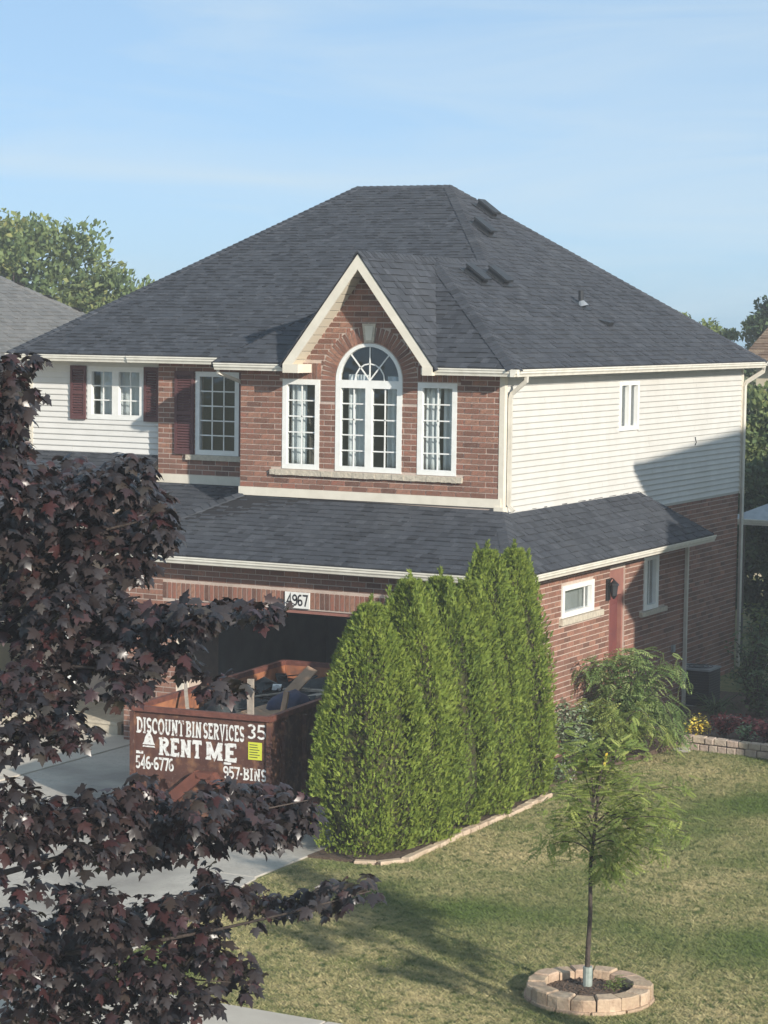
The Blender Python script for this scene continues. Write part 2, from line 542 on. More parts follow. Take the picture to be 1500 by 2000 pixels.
# ------------------------------------------------------------------ shingles
SHINGLE_BUDGET = [300]
def shingle_plane(parent, poly, m='shingle', single=False, expo=.135, step=None, name='shingle_field', thick=.0135):
    """lay courses of laminated shingles on a planar polygon; first edge of poly is the eave"""
    P = [Vector(p) for p in poly]
    U = (P[1]-P[0]).normalized()
    n = sum(((P[i]-P[0]).cross(P[i+1]-P[0]) for i in range(1, len(P)-1)), Vector()).normalized()
    if n.z < 0: n = -n
    V = n.cross(U)
    if V.z < 0:
        V = -V
    Q = [((p-P[0]).dot(U), (p-P[0]).dot(V)) for p in P]
    vmax = max(q[1] for q in Q)
    mb = MB()
    k = 0
    v = 0.
    while v < vmax - .01:
        vm = min(v + expo*.5, vmax-.005)
        xs = []
        for i in range(len(Q)):
            (x0, y0), (x1, y1) = Q[i], Q[(i+1) % len(Q)]
            if (y0 <= vm) != (y1 <= vm):
                xs.append(x0 + (x1-x0)*(vm-y0)/(y1-y0))
        xs.sort()
        for a, b in zip(xs[::2], xs[1::2]):
            x = a - random.uniform(0, .25)
            while x < b:
                wd = random.choice((.08, .10, .13, .15, .17, .20)) if step is None else step*random.uniform(.7, 1.3)
                s, e = max(x, a), min(x+wd, b)
                x += wd
                if e - s < .01: continue
                rr = random.random()
                t1 = thick*random.choice((.8, .9, 1.1, 1.9, 2.1))
                vt = min(v+expo+.01, vmax)
                lo = v - random.choice((0, 0, 0, .004))
                # wedge: thick at the butt, thin at the head
                q = [(s, lo, t1), (e, lo, t1), (e, vt, .003), (s, vt, .003), (s, lo, 0), (e, lo, 0)]
                ctr = P[0] + U*((s+e)/2) + V*(v+expo/2)
                W3 = [P[0] + U*q_[0] + V*q_[1] + n*q_[2] for q_ in q]
                F = [(0, 1, 2, 3), (4, 5, 1, 0), (4, 0, 3), (5, 2, 1)]
                if U.cross(V).dot(n) < 0:
                    F = [f[::-1] for f in F]
                if single and SHINGLE_BUDGET[0] > 0 and e-s > .16 and random.random() < .35:
                    SHINGLE_BUDGET[0] -= 1
                    t = MB()
                    t.v = [tuple(p-ctr) for p in W3]
                    t.f, t.r = F, [rr]*4
                    t.build('shingle', m, parent, loc=ctr)
                else:
                    o = len(mb.v)
                    mb.v += [tuple(p) for p in W3]
                    mb.f += [tuple(o+i for i in f) for f in F]
                    mb.r += [rr]*4
        v += expo
        k += 1
    o = mb.build(name, m, parent)
    o['kind'] = 'stuff'
    return o
def ridge_caps(parent, A, B, wid=.15, lift=.02, nrm1=None, nrm2=None, m='shingle'):
    """overlapping cap shingles along a hip or ridge, folded over both planes"""
    A, B = Vector(A), Vector(B)
    d = (B-A)
    Ln = d.length
    d.normalize()
    n1, n2 = Vector(nrm1).normalized(), Vector(nrm2).normalized()
    s1 = d.cross(n1).normalized()
    if s1.dot(n2) > 0: s1 = -s1
    s2 = d.cross(n2).normalized()
    if s2.dot(n1) > 0: s2 = -s2
    upv = (n1+n2).normalized()
    mb = MB()
    k = int(Ln/.14)
    for i in range(k):
        p0 = A + d*(Ln*i/k) + upv*(lift+.012)
        p1 = A + d*(Ln*(i+1.25)/k) + upv*(lift-.004)
        rr = random.random()
        b = len(mb.v)
        for p in (p0, p1):
            mb.v += [tuple(p + s1*wid), tuple(p), tuple(p + s2*wid)]
            mb.v += [tuple(p + s1*wid - upv*.02), tuple(p - upv*.02), tuple(p + s2*wid - upv*.02)]
        for f in [(0, 1, 7, 6), (1, 2, 8, 7), (3, 4, 1, 0), (4, 5, 2, 1), (0, 6, 9, 3), (2, 5, 11, 8)]:
            mb.f.append(tuple(b+x for x in f))
            mb.r.append(rr)
    o = mb.build('ridge_cap', m, parent)
    o['kind'] = 'stuff'
    bm = bmesh.new()
    bm.from_mesh(o.data)
    bmesh.ops.recalc_face_normals(bm, faces=bm.faces)
    bm.to_mesh(o.data)
    bm.free()
    return o

GUT = [(0, 0), (0, -.115), (.07, -.115), (.078, -.085), (.098, -.06), (.098, -.035), (.112, -.022), (.112, 0), (.100, 0), (.100, -.012), (.012, -.012), (.012, 0)]
def gutter(parent, A, B, outv):
    return MB().extrude_profile(GUT, A, B, outv).build('gutter', 'gutter', parent)

# ================================================================== GROUND
GY = -13.4
g = MB()
g.poly([(-400, -200, 0), (300, -200, 0), (300, 600, 0), (-400, 600, 0)], .5)
ground = tag(g.build('ground', 'ground'), kind='structure')
def slabs(name, m, bed, quads, top):
    b = tag(MB().prism([(x, y, .004) for x, y in bed], (0, 0, -.1)).build(name, 'mulch'), kind='structure')
    for q in quads:
        o = MB().prism([(x, y, top) for x, y in q], (0, 0, -.06)).build('slab', m, b)
        bv_ = o.modifiers.new('bevel', 'BEVEL')
        bv_.width = .008
        bv_.segments = 1
    return b
def rq(x0, x1, y0, y1): return [(x0, y0), (x1, y0), (x1, y1), (x0, y1)]
slabs('driveway', 'concrete', [(-5.75, GY), (-5.75, -1.52), (.55, -1.52), (.6, -8.6), (1.33, GY)],
      [rq(-5.75, -2.72, -4.9, -1.52), rq(-2.70, .55, -4.9, -1.52), rq(-5.75, -2.72, -8.6, -4.92), rq(-2.70, .62, -8.6, -4.92),
       [(-5.75, GY), (-2.71, GY), (-2.71, -8.62), (-5.75, -8.62)], [(-2.69, GY), (1.35, GY), (.66, -8.62), (-2.69, -8.62)]], .022)
slabs('neighbour_driveway', 'walk', rq(-9.6, -5.79, GY, -1.2), [rq(-9.6, -5.79, -5.0, -1.2), rq(-9.6, -5.79, -8.6, -5.03), rq(-9.6, -5.79, GY, -8.63)], .03)
slabs('sidewalk', 'walk', rq(-20, 20, GY-1.5, GY-.01), [rq(-20+k*1.52, -20+k*1.52+1.502, GY-1.5, GY-.01) for k in range(26)], .018)
d = MB()
d.box(-120, 120, GY-16, GY-7.0, -.2, .006)
tag(d.build('road', 'concrete'), kind='structure')

# ================================================================== HOUSE
W, XW, ZE, EV = 4.81, -2.385, 6.28, .36
p, p2, GX, GYW = .95, 1.15, .72, -1.495
YR, RL, RR, ZR, DB = 7.866, -6.88, -4.80, 9.634, 11.51
house = thing('house', 'two storey red brick house with black shingled hip roof and cream siding', 'house')
brick_variants()
FX, FN = (1, 0, 0), (0, -1, 0)      # front walls: u along +X, facing -Y
SX, SN = (0, 1, 0), (1, 0, 0)       # side walls: u along +Y, facing +X
def rect(a, b, c, d_): return [(a, c), (b, c), (b, d_), (a, d_)]
def rectcut(rs):
    def f(zl, zh):
        out_ = []
        for (a, b, c, d_) in rs:
            if zh > c+.02 and zl < d_-.02: out_.append((a, b))
        return out_
    return f

def window(O, U, N, outer, lights, muntins, depth=.075, proud=.012, parent=house):
    """frame slab with pane openings, one glass pane per opening, bars on the glass"""
    O, U, N = Vector(O), Vector(U), Vector(N)
    fo = slab_holes('window', outer, lights, O + N*proud, U, N, depth, 'white', parent)
    for lp in lights:
        g_ = MB()
        g_.prism([O - N*.034 + U*a + Vector((0, 0, z)) for a, z in lp], -N*.004)
        g_.build('pane', 'glass', fo)
    for k, (a, b) in enumerate(muntins):
        A, B = Vector((a[0], 0, a[1])), Vector((b[0], 0, b[1]))
        P0 = O + U*a[0] + Vector((0, 0, a[1])) - N*(.027 - .0016*(k % 3))
        P1 = O + U*b[0] + Vector((0, 0, b[1])) - N*(.027 - .0016*(k % 3))
        dd = (P1-P0).normalized()
        sd = dd.cross(N).normalized()
        MB().quadbox((P0+P1)/2, (P1-P0)/2, sd*.0105, N*.006).build('muntin', 'white', fo)
    return fo
def grid(a, b, c, d_, cols, rows):
    ms = []
    for i in range(1, cols): ms.append(((a+(b-a)*i/cols, c), (a+(b-a)*i/cols, d_)))
    for j in range(1, rows): ms.append(((a, c+(d_-c)*j/rows), (b, c+(d_-c)*j/rows)))
    return ms
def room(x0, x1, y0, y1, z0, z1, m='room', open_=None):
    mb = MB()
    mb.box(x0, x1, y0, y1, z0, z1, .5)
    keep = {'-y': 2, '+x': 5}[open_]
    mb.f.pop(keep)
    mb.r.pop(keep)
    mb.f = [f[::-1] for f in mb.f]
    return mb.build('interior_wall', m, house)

# ---- bay front wall with the gable
winL, winR = (-4.0, -3.3, 4.54, 6.02), (-1.5, -.8, 4.54, 6.02)
CX0, CX1, CZ, CR = -3.0, -1.78, 6.02, .61
CXM = (CX0+CX1)/2
arch = [(CX0, 4.54), (CX1, 4.54)] + [(CXM+CR*math.cos(t), CZ+CR*math.sin(t)) for t in np.linspace(0, math.pi, 21)]
outer = [(-W+.0, 3.95), (-.002, 3.95), (-.002, 6.27), (XW+1.27, 6.27), (XW, 7.92), (XW-1.27, 6.27), (-W+.0, 6.27)]
wall = slab_holes('bay_wall', outer, [rect(*winL), arch, rect(*winR)], (0, 0, 0), FX, FN, .2, 'mortar', house)
def bay_span(z):
    if z < 6.27: return (-W, -.055)
    h = (7.90-z)/1.3
    return (XW-h, XW+h)
def bay_cuts(zl, zh):
    c = rectcut([winL[:2]+(4.5, 6.02), winR[:2]+(4.5, 6.02), (CX0, CX1, 4.5, CZ)])(zl, zh)
    zm = (zl+zh)/2
    if 5.62 < zm < CZ: c.append((CXM-.885, CXM+.885))
    if zm >= CZ:
        rr = .885**2-(zm-CZ)**2
        if rr > 0: c.append((CXM-math.sqrt(rr), CXM+math.sqrt(rr)))
    if 6.03 < zm < 6.31: c += [(winL[0]-.06, CXM-.88), (CXM+.88, winR[1]+.06)]
    if 4.43 < zm < 4.52: c.append((-4.21, -.68))
    return c
brick_wall(wall, (0, 0, 0), FX, FN, 4.215, 7.9, bay_span, bay_cuts, single=True)
# soldier bricks over the outer windows and the arch ring
mb = MB()
for (a, b) in [(winL[0]-.06, CXM-.89), (CXM+.89, winR[1]+.06)]:
    x = a
    while x + .07 < b + .03:
        MB().box(x, min(x+.0715, b), -.009, .004, 6.035, 6.29).build('soldier_brick', 'brick', wall)
        x += .089
ring = MB()
nr = 33
for i in range(nr):
    t = math.pi*(i+.5)/nr
    if abs(t-math.pi/2) < .14: continue
    ca, sa = math.cos(t), math.sin(t)
    rad, tan_ = Vector((ca, 0, sa)), Vector((-sa, 0, ca))
    c = Vector((CXM, 0, CZ)) + rad*.752
    ring2 = MB().quadbox((0, 0, 0), rad*.126, tan_*.0285, (0, .007+random.uniform(0, .003), 0))
    o = ring2.build('arch_brick', 'brick', wall, loc=c)
ring = MB()
for sgn in (-1, 1):
    z = CZ - .089
    for k in range(4):
        MB().box(CXM+sgn*.752-.128, CXM+sgn*.752+.128, -.009, .004, z-k*.089+.008, z-k*.089+.079).build('springer_brick', 'brick', wall)
ks = MB().prism([(CXM-.085, -.03, 6.64), (CXM+.085, -.03, 6.64), (CXM+.125, -.03, 6.95), (CXM-.125, -.03, 6.95)], (0, .034, 0))
ks.build('keystone', 'stone_sill', wall)
# keystone face panel
MB().prism([(CXM-.05, -.036, 6.68), (CXM+.05, -.036, 6.68), (CXM+.078, -.036, 6.91), (CXM-.078, -.036, 6.91)], (0, .007, 0)).build('keystone_panel', 'trim', wall)
# rock-faced sill in five lengths
xs = [-4.21, -3.42, -2.75, -2.03, -1.3, -.68]
for a, b in zip(xs, xs[1:]):
    s_ = MB()
    n = 7
    top = [(a+(b-a)*i/n) for i in range(n+1)]
    for i in range(n):
        s_.box(top[i]+(.002 if i == 0 else 0), top[i+1], -.055-random.uniform(0, .014), .03, 4.435+random.uniform(-.004, .006), 4.525)
    s_.build('window_sill', 'stone_sill', wall)
# base flashing board
MB().box(-W-.01, .0, -.035, .02, 4.07, 4.21).build('base_trim', 'trim', house)
# windows of the bay
def sash(a, b, c, d_, e=.055): return rect(a+e, b-e, c+e, d_-e)
for (a, b, c, d_) in (winL, winR):
    window((0, 0, 0), FX, FN, rect(a, b, c, d_), [sash(a, b, c, d_, .085)], grid(a+.085, b-.085, c+.085, d_-.085, 2, 5))
zt = 5.93
l1, l2 = rect(CX0+.095, CXM-.06, 4.625, zt-.03), rect(CXM+.06, CX1-.095, 4.625, zt-.03)
fan = [(CXM+(CR-.065)*math.cos(t), 6.03+(CR-.065)*math.sin(t)) for t in np.linspace(0, math.pi, 21)]
ms = grid(CX0+.095, CXM-.06, 4.625, zt-.03, 2, 5) + grid(CXM+.06, CX1-.095, 4.625, zt-.03, 2, 5)
for t in (R(50), R(90), R(130)):
    ms.append(((CXM, 6.03), (CXM+.54*math.cos(t), 6.03+.54*math.sin(t))))
hr = [(CXM+.27*math.cos(t), 6.03+.27*math.sin(t)) for t in np.linspace(0, math.pi, 9)]
ms += list(zip(hr, hr[1:]))
window((0, 0, 0), FX, FN, arch, [l1, l2, fan], ms)
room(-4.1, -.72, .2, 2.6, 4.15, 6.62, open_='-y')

# ---- recessed brick wall with its tall window
w2 = (-6.29, -5.41, 4.64, 6.08)
wall2 = slab_holes('recess_wall', [(-7.06, 3.7), (-W+.1, 3.7), (-W+.1, 6.3), (-7.06, 6.3)], [rect(*w2)], (0, p, 0), FX, FN, .25, 'mortar', house)
brick_wall(wall2, (0, p, 0), FX, FN, 4.29, 6.26, lambda z: (-7.055, -W), rectcut([w2, (-6.45, -5.2, 4.54, 4.63)]))
MB().box(-6.46, -5.2, p-.06, p+.03, 4.545, 4.635).build('window_sill', 'stone_sill', wall2)
MB().box(-7.07, -W-.002, p-.035, p+.02, 4.13, 4.28).build('base_trim', 'trim', house)
a, b, c, d_ = w2
window((0, p, 0), FX, FN, rect(*w2), [sash(a, b, c, d_, .085)], grid(a+.085, b-.085, c+.085, d_-.085, 3, 5))
room(-6.9, -W-.22, p+.2, p+3, 4.3, 6.2, open_='-y')
def shutter(x0, x1, y, z0, z1):
    s_ = MB()
    t, b = .03, .05
    s_.box(x0, x0+b, y-.045, y-.012, z0, z1)
    s_.box(x1-b, x1, y-.045, y-.012, z0, z1)
    for (za, zb) in ((z0, z0+.07), (z1-.07, z1), ((z0+z1)/2-.03, (z0+z1)/2+.03)):
        s_.box(x0+b, x1-b, y-.0445, y-.012, za, zb)
    o = s_.build('shutter', 'shutter', house)
    n = int((z1-z0-.14)/.045)
    lv = MB().quadbox((0, 0, 0), ((x1-x0)/2-b-.001, 0, 0), (0, -.012, -.017), (0, .003, -.003)).mesh('louvre', 'shutter')
    for i in range(n):
        link('louvre', lv, o, ((x0+x1)/2, y-.028, z0+.09+i*(z1-z0-.18)/max(1, n-1)))
    return o
shutter(-6.70, -6.31, p, 4.64, 6.08)
shutter(-5.39, -5.0, p, 4.64, 6.08)

# ---- siding
def siding(parent, O, U, N, z0, z1, span, cuts, m):
    O, U, N = Vector(O), Vector(U), Vector(N)
    z, ex = z0, .1016
    while z < z1-.02:
        h = min(ex, z1-z)
        iv = []
        for (a, b) in intervals(span(z), cuts(z, z+h)):
            c_ = a + random.uniform(.3, .7)*(b-a)
            iv += [(a, c_-.0015), (c_+.0015, b)] if b-a > 2.4 else [(a, b)]
        for (a, b) in iv:
            P = O + U*a + Vector((0, 0, z))
            prof = [(.002, 0), (.027, 0), (.030, .012), (.006, h), (.002, h)]
            MB().extrude_profile(prof, P, P + U*(b-a), N).build('siding_board', m, parent)
        z += ex
w1 = (-8.68, -7.48, 5.18, 6.12)
wall3 = slab_holes('front_siding_wall', [(-9.93, 3.9), (-7.07, 3.9), (-7.07, 6.3), (-9.93, 6.3)], [rect(*w1)], (0, p2, 0), FX, FN, .2, 'siding_front', house)
siding(wall3, (0, p2, 0), FX, FN, 4.585, 6.25, lambda z: (-9.87, -7.062), rectcut([w1]), 'siding_front')
MB().box(-9.95, -9.87, p2-.03, p2+.05, 4.0, 6.28).build('corner_trim', 'trim', house)
a, b, c, d_ = w1
xm = (a+b)/2
window((0, p2, 0), FX, FN, rect(*w1), [sash(a, xm+.02, c, d_, .09), sash(xm-.02, b, c, d_, .09)],
       grid(a+.09, xm-.07, c+.09, d_-.09, 2, 3) + grid(xm+.07, b-.09, c+.09, d_-.09, 2, 3), proud=.03)
room(-9.3, -7.1, p2+.2, p2+3, 4.7, 6.25, open_='-y')
shutter(-9.03, -8.70, p2-.02, 5.17, 6.13)
shutter(-7.46, -7.15, p2-.02, 5.17, 6.13)
slab_holes('recess_return', [(p+.26, 3.9), (p2+.1, 3.9), (p2+.1, 6.3), (p+.26, 6.3)], [], (-7.06, 0, 0), SX, (-1, 0, 0), .15, 'mortar', house)

# ---- right side wall, upper siding and lower brick
uw = (4.86, 5.8, 5.11, 5.99)
wall4 = slab_holes('side_siding_wall', [(.205, 3.62), (DB, 3.62), (DB, 6.3), (.205, 6.3)], [rect(*uw)], (0, 0, 0), SX, SN, .2, 'siding', house)
siding(wall4, (0, 0, 0), SX, SN, 3.66, 6.24, lambda z: (.09, DB-.07), rectcut([uw]), 'siding')
MB().box(-.055, .034, -.014, .09, 4.0, 6.27).build('corner_trim', 'trim', house)
MB().box(-.06, .034, DB-.07, DB+.02, 3.62, 6.27).build('corner_trim', 'trim', house)
MB().box(-.1, .06, -.075, .115, 3.965, 4.085).build('corner_flashing', 'trim', house)
a, b, c, d_ = uw
xm = (a+b)/2
window((0, 0, 0), SX, SN, rect(*uw), [rect(a+.09, xm-.05, c+.08, d_-.08), rect(xm+.05, b-.09, c+.08, d_-.08)], [], proud=.035)
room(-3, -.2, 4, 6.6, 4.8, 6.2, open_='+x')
wall5 = slab_holes('rear_side_wall', [(6.3, -.3), (DB, -.3), (DB, 3.65), (6.3, 3.65)], [], (-.02, 0, 0), SX, SN, .2, 'mortar', house)
brick_wall(wall5, (-.02, 0, 0), SX, SN, .0, 3.64, lambda z: (6.45, DB), rectcut([]))
# cable stub on the siding
MB().tube([(.03, 8.77, 4.86), (.05, 8.78, 4.76), (.03, 8.77, 4.70)], .008, 6).build('cable_stub', 'darkgrey', house)

# ---- garage front
OP = (-5.10, -.25, -.2, 2.42)
wall6 = slab_holes('garage_front_wall', [(-6.12, -.3), (-5.10, -.3), (-5.10, 2.42), (-.25, 2.42), (-.25, -.3), (.719, -.3), (.719, 3.15), (-6.12, 3.15)], [], (0, GYW, 0), FX, FN, .22, 'mortar', house)
brick_wall(wall6, (0, GYW, 0), FX, FN, .0, 3.12, lambda z: (-6.12, .72), rectcut([OP, (-5.36, .0, 2.42, 2.715)]))
mb = MB()
sold = mb
x = -5.36
sm = [MB().box(-.0335, .0335, -.010, .004, -.128, .128, k/5.).mesh('soldier_brick', 'brick') for k in range(6)]
while x < -.02:
    link('soldier_brick', random.choice(sm), wall6, (x+.04, GYW, 2.575))
    x += .089
MB().box(-5.10, -4.98, GYW+.02, GYW+.20, 0, 2.40).build('door_jamb', 'trim', house)
MB().box(-.37, -.25, GYW+.02, GYW+.20, 0, 2.40).build('door_jamb', 'trim', house)
MB().box(-5.10, -.25, GYW+.02, GYW+.20, 2.36, 2.425).build('door_header', 'jamb', house)
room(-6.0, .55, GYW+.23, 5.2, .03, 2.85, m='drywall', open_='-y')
# rolled-up door under the garage ceiling
gd = MB()
for i in range(4):
    gd.box(-4.95, -.4, GYW+.45+i*.56, GYW+.99+i*.56, 2.44, 2.49)
gd.build('garage_door', 'drywall', house)
# number plaque
pl = MB().box(-3.045, -2.60, GYW-.035, GYW-.0105, 2.445, 2.70).build('number_plaque', 'white', house)

# ---- garage side
g1, dr, g3 = (.77, 2.11, 2.28, 2.80), (2.84, 3.54, .15, 2.87), (4.40, 5.10, 2.02, 2.95)
wall7 = slab_holes('garage_side_wall', [(GYW+.225, -.3), (6.47, -.3), (6.47, 3.15), (GYW+.225, 3.15)], [rect(*g1), rect(*dr), rect(*g3)], (GX, 0, 0), SX, SN, .2, 'mortar', house)
brick_wall(wall7, (GX, 0, 0), SX, SN, .0, 3.12, lambda z: (GYW, 6.47), rectcut([g1, dr, g3, (.70, 2.45, 2.17, 2.27), (4.22, 5.45, 1.93, 2.01)]))
slab_holes('garage_rear_return', [(-.0, -.3), (GX-.2, -.3), (GX-.2, 3.15), (.0, 3.15)], [], (0, 6.465, 0), FX, (0, 1, 0), .2, 'mortar', house)
slab_holes('garage_left_wall', [(GYW+.22, -.3), (p2, -.3), (p2, 3.15), (GYW+.22, 3.15)], [], (-6.115, 0, 0), SX, (-1, 0, 0), .2, 'mortar', house)
for q in ((.70, 2.45, 2.17, 2.268), (4.22, 5.45, 1.93, 2.01)):
    MB().box(GX-.05, GX+.07, q[0], q[1], q[2], q[3]).build('window_sill', 'stone_sill', wall7)
a, b, c, d_ = g1
window((GX, 0, 0), SX, SN, rect(*g1), [rect(a+.10, b-.12, c+.085, d_-.085)], [((b-.30, c+.085), (b-.30, d_-.085))], proud=.03)
a, b, c, d_ = g3
window((GX, 0, 0), SX, SN, rect(*g3), [rect(a+.14, b-.14, c+.085, d_-.06)], [(((a+b)/2, c+.085), ((a+b)/2, d_-.06))], proud=.025)
a, b, c, d_ = dr
slab_holes('door_frame', rect(a, b, c, d_), [rect(a+.10, b-.07, .17, 2.42)], (GX-.03, 0, 0), SX, SN, .14, 'jamb', house)
door = MB().box(GX-.15, GX-.10, a+.11, b-.08, .2, 2.41).build('side_door', 'door', house)
for (za, zb) in ((.35, 1.1), (1.25, 2.25)):
    MB().box(GX-.10, GX-.088, a+.19, b-.15, za, zb).build('door_panel', 'door', door)
MB().tube([(GX-.10, b-.14, 1.15), (GX-.03, b-.14, 1.15)], .025, 10).build('door_knob', 'galv', door)
MB().box(GX-.1, GX+.35, a-.05, b+.05, -.1, .16).build('door_step', 'concrete', house)
room(-1.2, GX-.22, 4.0, 6.2, 1.5, 3.0, open_='+x')
# carriage lamp beside the door
lamp = MB().box(GX+.004, GX+.03, 2.66, 2.82, 2.38, 2.74).build('wall_lamp', 'black', house)
lc = Vector((GX+.13, 2.72, 2.56))
MB().tube([lc+Vector((0, 0, -.09)), lc+Vector((0, 0, .08))], [.05, .07], 6).build('lantern_glass', 'darkgrey', lamp)
MB().tube([lc+Vector((0, 0, .08)), lc+Vector((0, 0, .11)), lc+Vector((0, 0, .17))], [.09, .07, .012], 6).build('lantern_cap', 'black', lamp)
MB().tube([lc+Vector((0, 0, -.15)), lc+Vector((0, 0, -.09))], [.015, .055], 6).build('lantern_base', 'black', lamp)
MB().tube([(GX+.03, 2.72, 2.66), (GX+.09, 2.72, 2.76), lc+Vector((0, 0, .17))], .012, 6).build('lamp_arm', 'black', lamp)
MB().box(GX+.004, GX+.05, 5.84, 5.95, 1.12, 1.25).build('outlet_box', 'galv', house)

# ---- hidden lower walls so the volume is closed
slab_holes('entry_wall', [(-9.93, -.3), (-6.1, -.3), (-6.1, 3.95), (-9.93, 3.95)], [], (0, p2+.02, 0), FX, FN, .2, 'mortar', house)
slab_holes('left_wall', [(p2+.2, -.3), (DB, -.3), (DB, 6.3), (p2+.2, 6.3)], [], (-9.93, 0, 0), SX, (-1, 0, 0), .2, 'siding', house)
slab_holes('back_wall', [(-9.58, -.3), (-.22, -.3), (-.22, 6.3), (-9.58, 6.3)], [], (0, DB, 0), FX, (0, 1, 0), .2, 'mortar', house)
slab_holes('bay_left_wall', [(.2, 3.95), (p, 3.95), (p, 6.3), (.2, 6.3)], [], (-W, 0, 0), SX, (-1, 0, 0), .2, 'mortar', house)

# ---- roofs
EY, EZ = .62, 6.345                       # main front eave line
zwr = 8.06
def on_main(y): return EZ + (y-EY)*(ZR-EZ)/(YR-EY)
ywe = EY + (zwr-EZ)/((ZR-EZ)/(YR-EY))
XE = -10.06
pl_main = [(XE, EY, EZ), (-5.045, EY, EZ), (XW, ywe, zwr), (RR, YR, ZR), (RL, YR, ZR)]
pl_side = [(EV, -EV, ZE), (EV, DB+EV, ZE), (RR, YR, ZR), (XW, ywe, zwr), (XW, 2.32, zwr)]
pl_wfront = [(-W-EV, -EV, ZE), (EV, -EV, ZE), (XW, 2.32, zwr)]
pl_wf = ([(-W-EV, -EV, ZE), (XW-1.37, -EV, ZE), (XW, 2.32, zwr)], [(XW+1.37, -EV, ZE), (EV, -EV, ZE), (XW, 2.32, zwr)])
pl_wleft = [(-W-EV, EY-.12, ZE), (-W-EV, -EV, ZE), (XW, 2.32, zwr), (XW, ywe, zwr), (-5.045, EY, EZ)]
pl_left = [(XE, DB+EV, EZ), (XE, EY, EZ), (RL, YR, ZR)]
pl_back = [(EV, DB+EV, ZE), (XE, DB+EV, ZE), (RL, YR, ZR), (RR, YR, ZR)]
rz0 = zwr+.02
pl_gl = [(XW-1.42, -.46, rz0-1.42*1.3), (XW-1.35, -.30, rz0-1.35*1.3), (XW, 2.36, rz0), (XW, -.46, rz0)]
pl_gr = [(XW+1.35, -.30, rz0-1.35*1.3), (XW+1.42, -.46, rz0-1.42*1.3), (XW, -.46, rz0), (XW, 2.36, rz0)]
deck = MB()
for P in (pl_main, pl_side, *pl_wf, pl_wleft, pl_left, pl_back):
    deck.prism([Vector(v) + Vector((0, 0, -.002)) for v in P], (0, 0, -.09))
roof = deck.build('roof', 'felt', house)
gdk = MB()
for sg in (-1, 1):
    n = Vector((sg*1.3, 0, 1)).normalized()
    A = [Vector((XW, -.44, rz0)), Vector((XW+sg*1.42, -.44, rz0-1.42*1.3)), Vector((XW+sg*1.36, -.30, rz0-1.36*1.3)), Vector((XW, 2.34, rz0))]
    gdk.prism([v - n*.003 for v in A], -n*.06)
gable = gdk.build('gable_roof', 'felt', house)
def normal(P):
    a, b, c = Vector(P[0]), Vector(P[1]), Vector(P[2])
    n = (b-a).cross(c-a).normalized()
    return n if n.z > 0 else -n
for P in pl_wf:
    shingle_plane(roof, P)
shingle_plane(roof, pl_main, single=True)
SHINGLE_BUDGET[0] = 0
shingle_plane(roof, pl_side)
shingle_plane(roof, pl_wleft)
for P, sg in ((pl_gl, -1), (pl_gr, 1)):
    foot = [(XW+sg*1.42, -.47, rz0-1.42*1.3), (XW+sg*1.42, -.30, rz0-1.42*1.3), (XW, 2.40, rz0), (XW, -.47, rz0)]
    shingle_plane(gable, foot)
ridge_caps(roof, (EV, -EV, ZE), (XW, 2.32, zwr), nrm1=normal(pl_wfront), nrm2=normal(pl_side))
ridge_caps(roof, (XW, ywe, zwr), (RR, YR, ZR), nrm1=normal(pl_main), nrm2=normal(pl_side))
ridge_caps(roof, (RL, YR, ZR), (RR, YR, ZR), nrm1=normal(pl_main), nrm2=normal(pl_back))
ridge_caps(roof, (XE, EY, EZ), (RL, YR, ZR), nrm1=normal(pl_main), nrm2=normal(pl_left))
ridge_caps(roof, (EV, DB+EV, ZE), (RR, YR, ZR), nrm1=normal(pl_side), nrm2=normal(pl_back))
ridge_caps(gable, (XW, -.47, rz0), (XW, ywe, rz0-.02), wid=.13, nrm1=(-1.0, 0, 1), nrm2=(1.0, 0, 1))
# skirt roof over the garage and side
ZG, ZT, ZS = 3.20, 4.08, 3.985
xg, yg = GX+.41, GYW-.41
sk_front = [(-6.5, yg, ZG), (xg, yg, ZG), (.0, 0, ZT-.06), (-W, 0, ZT)]
sk_side = [(xg, yg, ZG), (xg, 6.85, ZG), (.0, 5.9, ZS), (.0, 0, ZS)]
sk_left = [(-6.5, p2, ZG), (-6.5, yg, ZG), (-W, 0, ZT), (-W, p2, ZT)]
sk_rear = [(xg, 6.85, ZG), (0, 7.9, ZG+.02), (.0, 5.9, ZS)]
dk = MB()
for P in (sk_front, sk_side, sk_left, sk_rear):
    dk.prism([Vector(v) - Vector((0, 0, .002)) for v in P], (0, 0, -.08))
skirt = dk.build('garage_roof', 'felt', house)
shingle_plane(skirt, sk_front)
shingle_plane(skirt, sk_side)
shingle_plane(skirt, sk_left)
shingle_plane(skirt, sk_rear)
ridge_caps(skirt, (xg, yg, ZG), (.02, -.02, ZT-.06), nrm1=normal(sk_front), nrm2=normal(sk_side))
ridge_caps(skirt, (-6.5, yg, ZG), (-W, -.02, ZT), nrm1=normal(sk_front), nrm2=normal(sk_left))
